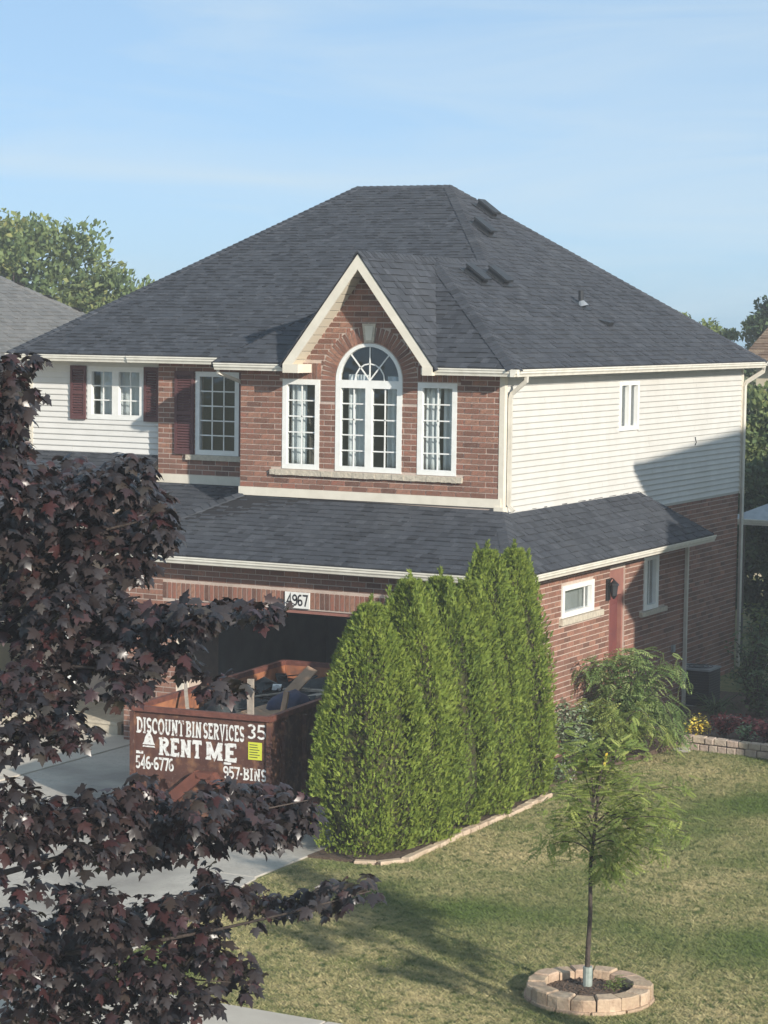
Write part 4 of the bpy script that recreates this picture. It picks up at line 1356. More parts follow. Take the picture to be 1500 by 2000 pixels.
for k in range(260):
    a, r_ = random.uniform(0, 6.28), .44*math.sqrt(random.random())
    e = Vector((random.uniform(-1, 1), random.uniform(-1, 1), random.uniform(-.3, .3))).normalized()
    f = e.cross(Vector((0, 0, 1))).normalized()
    mb.quadbox((r_*math.cos(a), r_*math.sin(a), .10-.06*r_), e*random.uniform(.012, .035), f*.008, e.cross(f)*.006)
o = mb.build('mulch', 'mulch', t)
o['kind'] = 'stuff'

# hedge bed and its stone edging
mb = MB()
mb.prism([(.62, -7.25, .03), (1.62, -7.2, .03), (1.74, -6.6, .03), (1.74, -1.7, .03), (.72, -1.55, .03)], (0, 0, -.1))
tag(mb.build('hedge_bed', 'mulch'), kind='structure')
ed = thing('stone_edging', 'pale stone edging strip between the cedar hedge and the lawn', 'edging', loc=(1.8, -4.4, 0))
path = [(1.30, -7.26), (1.60, -7.16), (1.84, -6.86), (1.82, -5.9), (1.80, -4.6), (1.81, -3.4), (1.79, -2.0)]
acc = 0
for A, B in zip(path, path[1:]):
    A, B = Vector((*A, 0)), Vector((*B, 0))
    dl = (B-A).length
    n = max(1, int(dl/.26))
    dn = (B-A).normalized()
    sd = Vector((-dn.y, dn.x, 0))
    for i in range(n):
        c = A + dn*(dl*(i+.5)/n) + sd*random.uniform(-.015, .015) - Vector((1.8, -4.4, 0))
        hl, hw, hh = dl/n/2-.006-random.uniform(0, .012), .055+random.uniform(-.008, .012), .055+random.uniform(-.01, .012)
        rr = R(random.uniform(-5, 5))
        e = (dn*math.cos(rr)+sd*math.sin(rr))
        f = Vector((-e.y, e.x, 0))
        m_ = MB()
        top = [c+e*a*hl*.92+f*b*hw*.8+Vector((0, 0, hh)) for a, b in ((-1, -1), (1, -1), (1, 1), (-1, 1))]
        mid = [c+e*a*hl+f*b*hw+Vector((0, 0, hh-.016)) for a, b in ((-1, -1), (1, -1), (1, 1), (-1, 1))]
        bot = [v - Vector((0, 0, hh+.02)) for v in mid]
        m_.v = [tuple(v) for v in bot+mid+top]
        for q_ in range(4):
            j = (q_+1) % 4
            m_.f += [(q_, j, 4+j, 4+q_), (4+q_, 4+j, 8+j, 8+q_)]
        m_.f.append((8, 9, 10, 11))
        m_.r = [random.random()]*9
        m_.build('edging_stone', 'edge', ed)
# flower bed along the side of the house with a low stone wall
mb = MB()
mb.prism([(.73, -1.5, .035), (1.5, -1.4, .035), (1.75, .4, .035), (2.05, 2.9, .10), (4.6, 2.65, .14), (4.6, 8.5, .14), (.73, 8.5, .06)], (0, 0, -.2))
tag(mb.build('flower_bed', 'mulch'), kind='structure')
wl = thing('retaining_wall', 'low retaining wall of rough tan stones along the flower bed', 'stone wall', loc=(2.1, 2.78, 0))
x = 0
row = 0
for z0, z1 in ((-.02, .12), (.125, .235)):
    x = 0 if row == 0 else .04
    while x < 2.6:
        l_ = random.uniform(.15, .24)
        jt = random.uniform(-.012, .012)
        m_ = MB()
        m_.prism([(x+.005, -.10*x*.95+jt-.09, z0), (x+l_-.005, -.10*(x+l_)*.95+jt-.09, z0), (x+l_-.012, -.10*(x+l_)*.95+.10, z0), (x+.012, -.1*x*.95+.10, z0)], (0, 0, z1-z0-random.uniform(0, .014)))
        o = m_.build('wall_stone', 'wallstone', wl)
        bv_ = o.modifiers.new('bevel', 'BEVEL')
        bv_.width = .012
        bv_.segments = 2
        x += l_
    row += 1
lump('rock', 'flat pale boulder among the flowers by the side wall', 'rock', (2.25, 4.75, .16), (.26, .16, .10), 'rock', None, .12, 3)
lump('rock', 'small pale rock lying on the lawn below the low stone wall', 'rock', (2.22, 2.42, .03), (.15, .09, .05), 'rock', None, .12, 3)
# low step at the neighbour's side of the garage
ps_ = thing('porch_step', 'low cream concrete porch step left of the garage', 'step', loc=(-7.6, -.6, 0))
for k in range(4):
    MB().box(-1.3+k*.62, -.69+k*.62, -.62, -.5, .0, .19).build('riser_block', 'cream', ps_)
    MB().box(-1.3+k*.62, -.69+k*.62, -.64, .9, .191, .24).build('tread_slab', 'cream', ps_)

# ================================================================== PLANTS
def quat_dirs(n, tilt):
    a = rng.uniform(0, 2*math.pi, n)
    return a
def limb(pts, r0_, r1_, n=7):
    k = len(pts)
    return MB().tube(pts, [r0_+(r1_-r0_)*i/(k-1) for i in range(k)], n)
def bez(A, B, C, n=7):
    A, B, C = Vector(A), Vector(B), Vector(C)
    return [A*(1-t)**2 + B*2*t*(1-t) + C*t*t for t in [i/(n-1) for i in range(n)]]

# ---- purple-leaved maple in the foreground
LEAFV = [(0, .30, .02), (0, 0, 0), (.14, -.03, -.02), (.34, -.12, -.09), (.27, .06, -.05), (.44, .13, -.11), (.60, .40, -.20), (.42, .40, -.10), (.24, .43, -.05), (.34, .62, -.10), (.19, .66, -.06), (0, 1, -.18),
         (-.19, .66, -.06), (-.34, .62, -.10), (-.24, .43, -.05), (-.42, .40, -.10), (-.60, .40, -.20), (-.44, .13, -.11), (-.27, .06, -.05), (-.34, -.12, -.09), (-.14, -.03, -.02)]
LEAFF = [(0, i, i+1) for i in range(1, 20)] + [(0, 20, 1)]
MAPLE = [(4.63, -19.08, 6.55, 0.15, 0.17), (4.58, -18.81, 6.68, 0.11, 0.1), (4.36, -18.78, 6.28, 0.18, 0.2), (4.38, -18.48, 6.38, 0.09, 0.08), (3.97, -18.22, 5.97, 0.16, 0.16), (4.08, -18.41, 5.74, 0.18, 0.2), (4.14, -18.08, 5.6, 0.25, 0.21), (3.87, -17.27, 5.67, 0.24, 0.19), (4.34, -17.5, 5.61, 0.25, 0.23), (4.56, -17.38, 5.7, 0.23, 0.21), (4.31, -16.69, 5.41, 0.22, 0.24), (4.78, -17.24, 5.28, 0.16, 0.2), (4.19, -16.93, 5.31, 0.26, 0.26), (4.09, -17.36, 5.29, 0.28, 0.26), (3.7, -17.39, 5.19, 0.3, 0.26), (3.79, -17.95, 5.24, 0.21, 0.25), (3.54, -17.54, 4.85, 0.26, 0.26), (3.75, -17.25, 4.88, 0.28, 0.26), (4.32, -17.47, 4.97, 0.25, 0.25), (4.55, -17.26, 5.01, 0.18, 0.22), (3.75, -17.75, 4.54, 0.3, 0.26), (4.5, -18.23, 4.68, 0.27, 0.24), (4.55, -17.72, 4.63, 0.25, 0.25), (5.06, -18, 4.63, 0.22, 0.17), (5.56, -18.3, 4.7, 0.22, 0.14), (6.01, -18.54, 4.79, 0.19, 0.13), (5.82, -17.82, 4.73, 0.19, 0.11), (6.28, -18.15, 4.8, 0.16, 0.1), (6.3, -17.93, 4.77, 0.08, 0.07), (5.44, -18.03, 4.48, 0.2, 0.15), (5.19, -18.23, 4.4, 0.26, 0.18), (4.65, -18.01, 4.34, 0.25, 0.21), (4.41, -18.3, 4.39, 0.24, 0.16), (5.58, -18.24, 4.34, 0.16, 0.11), (5.5, -18.69, 4.23, 0.16, 0.14), (5.88, -18.1, 4.2, 0.16, 0.1), (6.37, -18.67, 4.27, 0.1, 0.08), (5.55, -18.99, 4.23, 0.13, 0.12), (4.51, -18.78, 4.18, 0.22, 0.18), (4.5, -18.3, 4.05, 0.24, 0.18), (4.71, -18.93, 3.96, 0.26, 0.18), (4.96, -18.81, 3.89, 0.2, 0.14), (4.77, -19.23, 3.79, 0.15, 0.14), (5.18, -18.92, 3.84, 0.11, 0.08), (5.02, -19.12, 3.78, 0.1, 0.08), (4.8, -19.3, 3.33, 0.17, 0.23), (4.74, -18.89, 3.13, 0.2, 0.2), (4.55, -18.91, 2.96, 0.2, 0.16), (4.65, -18.5, 3.07, 0.2, 0.19), (4.98, -18.55, 3.16, 0.22, 0.18), (4.97, -18.12, 3.1, 0.21, 0.2), (5.08, -17.84, 3, 0.21, 0.21), (5.15, -18.06, 3.3, 0.13, 0.11), (5.2, -17.65, 2.9, 0.19, 0.19), (5.66, -17.99, 3.13, 0.18, 0.19), (5.45, -17.27, 3.06, 0.19, 0.18), (5.49, -16.92, 3, 0.19, 0.18), (5.63, -16.73, 2.96, 0.18, 0.17), (5.89, -16.75, 2.92, 0.15, 0.14), (5.68, -16.64, 2.74, 0.15, 0.13), (5.76, -17.29, 2.86, 0.19, 0.17), (5.25, -17.01, 2.69, 0.19, 0.15), (5.22, -17.43, 2.72, 0.15, 0.13), (5.12, -18.2, 2.82, 0.22, 0.15), (5.08, -18.7, 2.88, 0.22, 0.13), (4.77, -17.37, 2.54, 0.11, 0.09), (5.4, -16.44, 2.59, 0.08, 0.1), (4.56, -18.78, 2.53, 0.09, 0.08), (4.28, -17.84, 2.3, 0.09, 0.08), (4.45, -17.92, 2.2, 0.15, 0.17), (4.74, -17.99, 2.32, 0.13, 0.13), (4.16, -18.44, 2.13, 0.21, 0.19), (3.92, -17.7, 1.81, 0.26, 0.22), (4.05, -17.37, 1.75, 0.26, 0.23), (4.75, -17.86, 2.05, 0.25, 0.19), (4.68, -17.22, 1.98, 0.22, 0.18), (5.17, -17.58, 2.21, 0.19, 0.15), (5.03, -16.89, 2.16, 0.2, 0.16), (5.42, -17.12, 2.24, 0.18, 0.14), (5.36, -16.59, 2.08, 0.18, 0.11), (5.55, -16.5, 2.05, 0.16, 0.11), (5.18, -17.13, 2.43, 0.09, 0.07), (5.75, -16.41, 2.13, 0.14, 0.1), (6.3, -16.96, 2.36, 0.13, 0.1), (6.57, -17.1, 2.49, 0.11, 0.07), (6.24, -16.85, 2.2, 0.13, 0.07), (6.71, -17.27, 2.44, 0.07, 0.05), (3.99, -18.21, 1.69, 0.21, 0.21), (4.06, -17.81, 1.52, 0.26, 0.21), (4.21, -17.52, 1.42, 0.26, 0.21), (4.74, -17.77, 1.64, 0.23, 0.19), (5.09, -17.77, 1.76, 0.21, 0.18), (4.92, -16.95, 1.68, 0.2, 0.18), (5.49, -17.46, 1.81, 0.19, 0.15), (5.45, -17.03, 1.62, 0.15, 0.11), (5.76, -17.33, 1.56, 0.07, 0.11), (5.2, -17.7, 1.52, 0.19, 0.18), (5.53, -17.73, 1.54, 0.15, 0.15), (4.87, -17.66, 1.37, 0.19, 0.15), (4.4, -17.64, 1.2, 0.2, 0.12), (3.85, -17.74, 1.2, 0.24, 0.15), (4.17, -17.75, 1.16, 0.2, 0.12), (5.03, -17.05, 1.9, 0.24, 0.15), (4.96, -17.49, 1.21, 0.2, 0.12)]
maple = thing('maple_tree', 'purple leaved maple with dark drooping branches in the left foreground', 'tree', loc=(2.2, -18.0, 0))
TB = Vector((2.2, -18.0, 0))
trunk = limb([Vector((0, 0, -.1)), Vector((.03, 0, .6)), Vector((.0, .05, 1.6)), Vector((.1, .0, 3.0)), Vector((.05, .1, 4.6)), Vector((.1, 0, 6.6)), Vector((0, .05, 8.2))], .17, .03, 10).build('trunk', 'bark', maple, True)
limbs = [((2.25, -18, 2.6), (3.9, -17.5, 4.3), (6.1, -17.9, 4.75)), ((2.2, -18, 1.8), (4.1, -17.9, 2.6), (6.0, -16.8, 3.05)), ((2.2, -18, 1.5), (4.2, -17.7, 1.5), (6.75, -17.15, 2.45)),
         ((2.25, -18, 3.6), (3.6, -17.5, 5.3), (4.9, -17.2, 5.35)), ((2.25, -18, 4.4), (3.6, -18.4, 5.9), (4.55, -18.9, 6.7)), ((2.2, -18, 1.6), (3.9, -17.6, 1.5), (5.6, -17.4, 1.6)),
         ((2.2, -18, 2.2), (3.8, -18.6, 3.5), (5.2, -18.9, 3.85)), ((2.2, -18, 3.2), (3.8, -18, 4.4), (5.5, -18.5, 4.25)), ((2.2, -18, 3.0), (.8, -18.6, 4.2), (-.6, -19.2, 4.4)), ((2.2, -18, 4.0), (1.2, -17, 5.6), (.4, -16.2, 6.2)), ((2.2, -18, 2.4), (1.4, -16.6, 3.2), (.8, -15.6, 3.4))]
for A, B, C in limbs:
    limb([v-TB for v in bez(A, B, C, 9)], .04, .004, 6).build('branch', 'bark', maple, True)
P_, D_ = [], []
for (x, y, z, ra, rb) in MAPLE:
    n = max(5, int(ra*rb*2500))
    q_ = rng.normal(size=(n, 3))
    q_ = unit(q_)*rng.uniform(.35, 1.05, (n, 1))**.7
    off = np.stack([q_[:, 0]*ra*1.0, q_[:, 1]*max(ra, .2)*1.2, q_[:, 2]*rb*1.0], 1)
    P_.append(np.array([x, y, z]) + off)
    D_.append(q_)
for A, B, C in limbs[1:3]:          # sprays along the two lowest limbs
    for v in bez(A, B, C, 12)[4:]:
        q_ = unit(rng.normal(size=(9, 3)))*rng.uniform(.3, 1, (9, 1))
        P_.append(np.array(v) + q_*np.array([.12, .16, .09]))
        D_.append(q_)
# the rest of the crown, round the trunk and kept left of the camera view
n = 9500
q_ = unit(rng.normal(size=(n, 3)))*rng.uniform(.45, 1.0, (n, 1))
pp = np.array([1.5, -18.3, 5.0]) + q_*np.array([2.9, 2.9, 3.6])
keep = pp @ np.array([.80, .603, -.04]) < -8.42     # the lawn side of the crown is the hanging sprays listed above
pp, qq = pp[keep], q_[keep]
P_.append(pp)
D_.append(qq)
P_, D_ = np.concatenate(P_), np.concatenate(D_)
n = len(P_)
az = rng.uniform(0, 2*math.pi, n)
outw = unit(D_*np.array([1, 1, .3]) + np.stack([np.cos(az), np.sin(az), np.zeros(n)], 1)*.8)
tipd = outw*1.0 + np.array([0, 0, -1])*rng.uniform(.2, 1.3, (n, 1))
nrm = np.array([.15, -.25, 1.0]) + outw*.55 + rng.normal(size=(n, 3))*.42
X_, Y_, Z_ = frames(tipd, nrm)
S_ = rng.uniform(.068, .145, n)
Rn = rng.random(n)
depth = (P_ - np.array(CAM)) @ np.array(fw)
inview = ((P_ - np.array(CAM)) @ np.array(rt))/depth > -.160
order = np.argsort(np.where(inview, depth, 1e9))
single = order[:300]
rest = np.setdiff1d(np.arange(n), single)
V, F, Q = scatter(LEAFV, LEAFF, P_[rest]-np.array(TB), X_[rest], Y_[rest], Z_[rest], S_[rest], Rn[rest])
o = link('foliage', np_mesh('foliage', V, F, Q, 'maple'), maple)
o['kind'] = 'stuff'
lm = []
for k in range(9):
    lm.append(np_mesh('leaf', np.array(LEAFV), np.array(LEAFF), np.full(len(LEAFF), k/8.), 'maple'))
for i in single:
    o = link('leaf', lm[int(Rn[i]*8.99)], maple)
    m4 = Matrix([[X_[i][k]*S_[i], Y_[i][k]*S_[i], Z_[i][k]*S_[i], P_[i][k]-TB[k]] for k in range(3)] + [[0, 0, 0, 1]])
    o.matrix_local = m4

# ---- cedar hedge: six columnar cedars
SPRAYV = [(0, 0, 0), (.20, .42, .03), (.055, .40, 0), (.22, .80, .05), (.05, .70, 0), (0, 1.10, .02), (-.05, .70, 0), (-.21, .74, .05), (-.055, .40, 0), (-.20, .38, .03)]
SPRAYF = [(0, 1, 2), (0, 2, 8), (0, 8, 9), (2, 3, 4), (2, 4, 6), (2, 6, 8), (6, 7, 8), (4, 5, 6)]
cl = ['nearest cedar of the hedge, lowest at the driveway end', 'second cedar of the hedge from the driveway end', 'third cedar of the hedge from the driveway end', 'fourth cedar of the hedge, before the tallest pair', 'fifth cedar of the hedge, next to the brick wall end', 'last cedar of the hedge, closest to the brick side wall']
def cedar(x, y, H, rad, label):
    t = thing('cedar_tree', label, 'cedar', 'cedars forming the hedge', (x, y, 0))
    limb([Vector((0, 0, -.05)), Vector((.02, 0, H*.4)), Vector((0, .02, H*.9))], .07, .012).build('trunk', 'bark', t, True)
    ph = rng.uniform(0, 6.28, 6)
    def prof(h): return rad*np.clip((.80+.40*np.clip(h/.22, 0, 1)-.20*np.clip(h/.22, 0, 1)**2)*(1-np.clip((h-.10)/.93, 0, 1)**2.3)**.85, .03, None)
    # dense inner mass
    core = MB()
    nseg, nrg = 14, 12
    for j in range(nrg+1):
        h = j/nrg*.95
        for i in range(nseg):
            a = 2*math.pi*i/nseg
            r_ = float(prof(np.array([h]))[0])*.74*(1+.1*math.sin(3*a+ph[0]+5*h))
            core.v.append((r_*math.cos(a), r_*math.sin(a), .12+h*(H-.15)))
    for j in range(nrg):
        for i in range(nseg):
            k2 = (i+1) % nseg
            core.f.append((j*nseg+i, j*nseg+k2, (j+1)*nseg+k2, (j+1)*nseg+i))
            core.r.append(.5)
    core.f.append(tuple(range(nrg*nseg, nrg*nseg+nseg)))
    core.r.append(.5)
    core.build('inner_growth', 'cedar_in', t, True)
    # upright plumes grouped into ragged columns
    npl = 300
    n_per = 66
    hp = (np.arange(npl)+rng.random(npl))/npl*.98
    ap = (np.arange(npl)*2.39996 + rng.normal(0, .25, npl)) % (2*math.pi)
    hh = np.repeat(hp, n_per) + rng.uniform(-.085, .085, npl*n_per)
    aa = np.repeat(ap, n_per) + rng.normal(0, .16, npl*n_per)
    bul = np.repeat(rng.uniform(-.15, .15, npl), n_per)
    hh = np.clip(hh, .01, .985)
    lob = 1+.10*np.sin(3*aa+ph[1]+3*hh)+.10*np.sin(6*aa+ph[2]-2*hh)+.05*np.sin(11*aa+ph[3]+9*hh)
    r_ = prof(hh)*lob*(.84+.16*rng.random(len(hh))) + bul*(1-hh)
    P = np.stack([r_*np.cos(aa), r_*np.sin(aa), .04+hh*H], 1)
    ow = np.stack([np.cos(aa), np.sin(aa), np.zeros(len(aa))], 1)
    tip = ow*rng.uniform(.25, .9, (len(aa), 1)) + np.array([0, 0, 1.])*rng.uniform(.5, 1.2, (len(aa), 1)) + rng.normal(size=P.shape)*.35
    nr = ow + rng.normal(size=P.shape)*.8
    X, Y, Z = frames(tip, nr)
    S = rng.uniform(.045, .105, len(aa))
    Rn = np.clip(np.repeat(rng.random(npl), n_per)*.55 + rng.random(len(aa))*.45 + rng.uniform(-.08, .08), 0, 1)
    # leader tips above the crown
    nt_ = 1000
    hz = rng.random(nt_)
    a2 = rng.uniform(0, 6.28, nt_)
    P2 = np.stack([.10*(1-hz)*np.cos(a2), .10*(1-hz)*np.sin(a2), H-.25+hz*.40], 1)
    li = rng.integers(0, 9, nt_)
    lx, ly, lz = rng.uniform(-.30, .30, 9), rng.uniform(-.30, .30, 9), rng.uniform(-.85, -.05, 9)
    lx[0] = ly[0] = lz[0] = 0
    P2 = P2 + np.stack([lx[li], ly[li], lz[li]], 1)
    X2, Y2, Z2 = frames(np.array([0, 0, 1.]) + rng.normal(size=P2.shape)*.35, rng.normal(size=P2.shape))
    V, F, Q = scatter(SPRAYV, SPRAYF, np.concatenate([P, P2]), np.concatenate([X, X2]), np.concatenate([Y, Y2]), np.concatenate([Z, Z2]),
                      np.concatenate([S, rng.uniform(.05, .09, nt_)]), np.concatenate([Rn, rng.random(nt_)]))
    o = link('foliage', np_mesh('foliage', V, F, Q, 'cedar'), t)
    o['kind'] = 'stuff'
for (x, y, H, rd), lb in zip([(1.06, -6.40, 3.22, .76), (1.20, -5.54, 3.48, .70), (1.16, -4.52, 3.42, .74), (1.20, -3.68, 3.28, .66), (1.12, -2.92, 3.66, .68), (1.20, -2.14, 3.62, .62)], cl):
    cedar(x, y, H, rd, lb)

# ---- pinnate leaves
def pinnate(pairs, lw, ll, droop):
    v, f = [], []
    for i in range(pairs):
        t = (i+.6)/pairs
        y, z = t, -droop*t*t
        k = math.sin(math.pi*(.15+.8*t))
        for sg in (-1, 1):
            b = len(v)
            v += [(0, y, z), (sg*ll*.5*k, y+lw, z-.02), (sg*ll*k, y+.05, z-.07), (sg*ll*.5*k, y-lw, z-.02)]
            f += [(b, b+1, b+2), (b, b+2, b+3)]
    b = len(v)
    v += [(0, .9, -droop*.8), (lw, 1.0, -droop), (0, 1.15, -droop*1.3), (-lw, 1.0, -droop)]
    f += [(b, b+1, b+2), (b, b+2, b+3)]
    return v, f
def shoots(branches, per, tmpl, smin, smax, up_=.2, spread=.08, start=.25):
    Ps, Ts, Ns = [], [], []
    for pts in branches:
        a = np.array([tuple(p_) for p_ in pts])
        t = start + (1-start)*rng.random(per)
        idx = t*(len(a)-1)
        i = np.minimum(idx.astype(int), len(a)-2)
        fr = (idx-i)[:, None]
        P = a[i]*(1-fr)+a[i+1]*fr + rng.normal(size=(per, 3))*spread
        d_ = unit(a[i+1]-a[i])
        az = rng.uniform(0, 2*math.pi, per)
        T = d_*.6 + np.stack([np.cos(az), np.sin(az), rng.uniform(-.6, up_, per)], 1)
        Ps.append(P)
        Ts.append(T)
        Ns.append(np.array([0, 0, 1.]) + rng.normal(size=P.shape)*.35)
    P, T, N_ = np.concatenate(Ps), np.concatenate(Ts), np.concatenate(Ns)
    X, Y, Z = frames(T, N_)
    return scatter(tmpl[0], tmpl[1], P, X, Y, Z, rng.uniform(smin, smax, len(P)), rng.random(len(P)))

# ---- young locust on the lawn
yt = thing('young_tree', 'slender young tree with feathery green leaves in the paver ring', 'tree', loc=(6.2, -11.2, .08))
tr_pts = [Vector((0, 0, 0)), Vector((.0, .0, .35)), Vector((.02, 0, .8)), Vector((.01, 0, 1.3)), Vector((.05, .02, 1.75)), Vector((.09, 0, 2.15)), Vector((.13, 0, 2.42))]
limb(tr_pts, .030, .008, 8).build('trunk', 'bark', yt, True)
MB().tube([(0.004, 0, -.02), (.004, 0, .22)], .05, 10).build('trunk_guard', 'guard', yt)
brs = []
for (ax, ay, az_, z0) in [(-.50, -.05, .02, 1.42), (-.42, .22, .28, 1.55), (.32, -.2, -.05, 1.36), (.70, .1, .36, 1.60), (.85, .25, .46, 1.72), (.55, -.15, .0, 1.50), (-.28, -.2, .30, 1.75), (.30, .15, .42, 1.80), (.20, .0, -.08, 1.34), (-.12, .15, .40, 1.95), (.42, .3, .16, 1.66), (.12, .1, .40, 2.0), (.92, -.1, .28, 1.62), (.62, .2, .02, 1.45), (-.30, .1, .55, 1.90), (.38, .1, .62, 1.95), (-.52, .1, .12, 1.5), (1.0, .1, .20, 1.55), (-.15, -.1, .55, 2.05)]:
    A = Vector((.03, 0, z0))
    C = A + Vector((ax, ay, az_))
    B = A + Vector((ax*.45, ay*.45, az_*.5+.20))
    b_ = bez(A, B, C, 8)
    brs.append(b_)
    limb(b_, .009, .003, 5).build('branch', 'bark', yt)
V, F, Q = shoots(brs, 62, pinnate(7, .080, .26, .22), .10, .18, .25, .10, .25)
o = link('foliage', np_mesh('foliage', V, F, Q, 'locust'), yt)
o['kind'] = 'stuff'
mb = MB()
for k in range(5):
    mb.quadbox((.14+.006*k, 0, 2.36+.03*k), (.012, 0, .005), (0, .004, 0), (.004, 0, .018))
mb.build('leader_tag', 'yellow_fl', yt)
# seedlings in the ring
sp = []
for k in range(5):
    a = random.uniform(-.6, .5)
    sp.append(bez((.26+random.uniform(-.05, .1), .05+a*.2, .09), (.28, a*.3, .2), (.30+random.uniform(-.1, .1), a*.3, .16), 4))
V, F, Q = shoots(sp, 9, pinnate(3, .12, .3, .2), .05, .09, .4, .02)
wd_ = link('weed', np_mesh('weed', V, F, Q, 'tree_y'), None, (6.2, -11.2, 0))
tag(wd_, 'small weed sprouting inside the paver ring on the right', 'weed')

# ---- shrubs and flowers by the side wall
def bush(name, label, cat, loc, arms, per, tmpl, smin, smax, m, group=None, spread=.07, thick=.014):
    t = thing(name, label, cat, group, loc)
    bs = []
    for (ax, ay, az_, lift) in arms:
        b_ = bez((random.uniform(-.06, .06), random.uniform(-.06, .06), 0), (ax*.35, ay*.35, az_+lift), (ax, ay, az_), 8)
        bs.append(b_)
        limb(b_, thick, .004, 5).build('stem', 'bark', t)
    V, F, Q = shoots(bs, per, tmpl, smin, smax, .2, spread, .15)
    o = link('foliage', np_mesh('foliage', V, F, Q, m), t)
    o['kind'] = 'stuff'
    return t
def ring_arms(n, r0_, r1_, z0, z1, l0, l1):
    o_ = []
    for k in range(n):
        a = 2*math.pi*(k+random.uniform(-.3, .3))/n
        r_ = random.uniform(r0_, r1_)
        o_.append((r_*math.cos(a), r_*math.sin(a), random.uniform(z0, z1), random.uniform(l0, l1)))
    return o_
LEAF2 = ([(0, 0, 0), (.3, .45, .04), (0, 1, -.08), (-.3, .45, .04)], [(0, 1, 2), (0, 2, 3)])
bush('weeping_shrub', 'tall weeping shrub with drooping ferny leaves against the brick wall', 'shrub', (1.55, 1.75, .03),
     ring_arms(16, .35, .95, .55, 1.35, .5, .9) + ring_arms(12, .7, 1.05, .15, .6, .9, 1.2) + [(.0, 0, 1.62, .2), (.2, .1, 1.6, .3), (-.5, .1, 1.3, .5)], 40, pinnate(8, .065, .25, .45), .16, .30, 'shrub', 'shrubs by the side wall', .09)
bush('spreading_shrub', 'low spreading shrub with pale green leaves in front of the weeping shrub', 'shrub', (1.62, .95, .03),
     ring_arms(14, .3, .75, .25, .8, .3, .6) + [(.85, .3, .35, .7), (.95, .7, .25, .7)], 40, pinnate(7, .07, .26, .35), .14, .26, 'locust', 'shrubs by the side wall', .06)
bush('variegated_shrub', 'variegated grey green shrub between the cedar hedge and the weeping shrub', 'shrub', (1.15, .2, .03),
     ring_arms(26, .12, .48, .3, .95, .1, .3), 46, LEAF2, .05, .10, 'varieg', 'shrubs by the side wall', .06)
bush('ground_plant', 'light leafy plant spilling over at the foot of the last cedar', 'plant', (1.55, -1.1, .02),
     ring_arms(12, .1, .3, .08, .25, .1, .2), 20, LEAF2, .05, .09, 'varieg', None, .05, .006)
bush('yellow_flowers', 'clump of yellow flowers at the end of the stone wall', 'flowers', (2.28, 3.12, .1),
     ring_arms(16, .08, .24, .18, .36, .05, .12), 24, LEAF2, .04, .08, 'yellow_fl', None, .04, .005)
for k, (x, y, lb) in enumerate([(2.62, 3.35, 'red leaved coleus clump right of the yellow flowers'), (2.95, 3.5, 'dark red coleus clump in the middle of the flower bed'), (3.35, 3.3, 'reddish coleus clump at the right edge of the photo')]):
    bush('coleus', lb, 'flowers', (x, y, .12), ring_arms(16, .08, .26, .14, .36, .05, .12), 24, LEAF2, .06, .11, 'red_leaf', 'red leaved bedding plants', .04, .005)
bush('green_perennial', 'grey green perennial between the two coleus clumps', 'plant', (3.1, 3.15, .12), ring_arms(14, .08, .2, .12, .28, .05, .1), 22, LEAF2, .05, .09, 'varieg', None, .04, .005)
GBL = ([(-.02, 0, 0), (.02, 0, 0), (.012, .6, .1), (0, 1, -.15), (-.012, .6, .1)], [(0, 1, 2), (0, 2, 4), (4, 2, 3)])
bush('ornamental_grass', 'spiky ornamental grass in the shade beside the air conditioner', 'grass', (1.55, 6.0, .08), ring_arms(10, .04, .1, .05, .12, .02, .05), 16, GBL, .35, .7, 'tree_d', None, .03, .004)
for (x, y, h_s, r_s, m_, lb) in [(1.75, 7.2, 1.2, .42, 'tree_d', 'dark leafy shrub behind the air conditioner corner'), (2.35, 6.0, .8, .4, 'tree_d', 'low dark green shrub in the middle of the shaded flower bed'), (.50, 11.75, 1.2, .42, 'tree_y', 'bright green shrub lit beyond the rear corner of the house'), (1.25, 9.2, 1.3, .45, 'tree_d', 'tall dark shrub at the rear right edge')]:
    bush('garden_shrub', lb, 'shrub', (x, y, .05), ring_arms(22, r_s*.4, r_s, h_s*.35, h_s, .1, .3), 34, LEAF2, .06, .12, m_, 'shrubs behind the flower bed', .09)

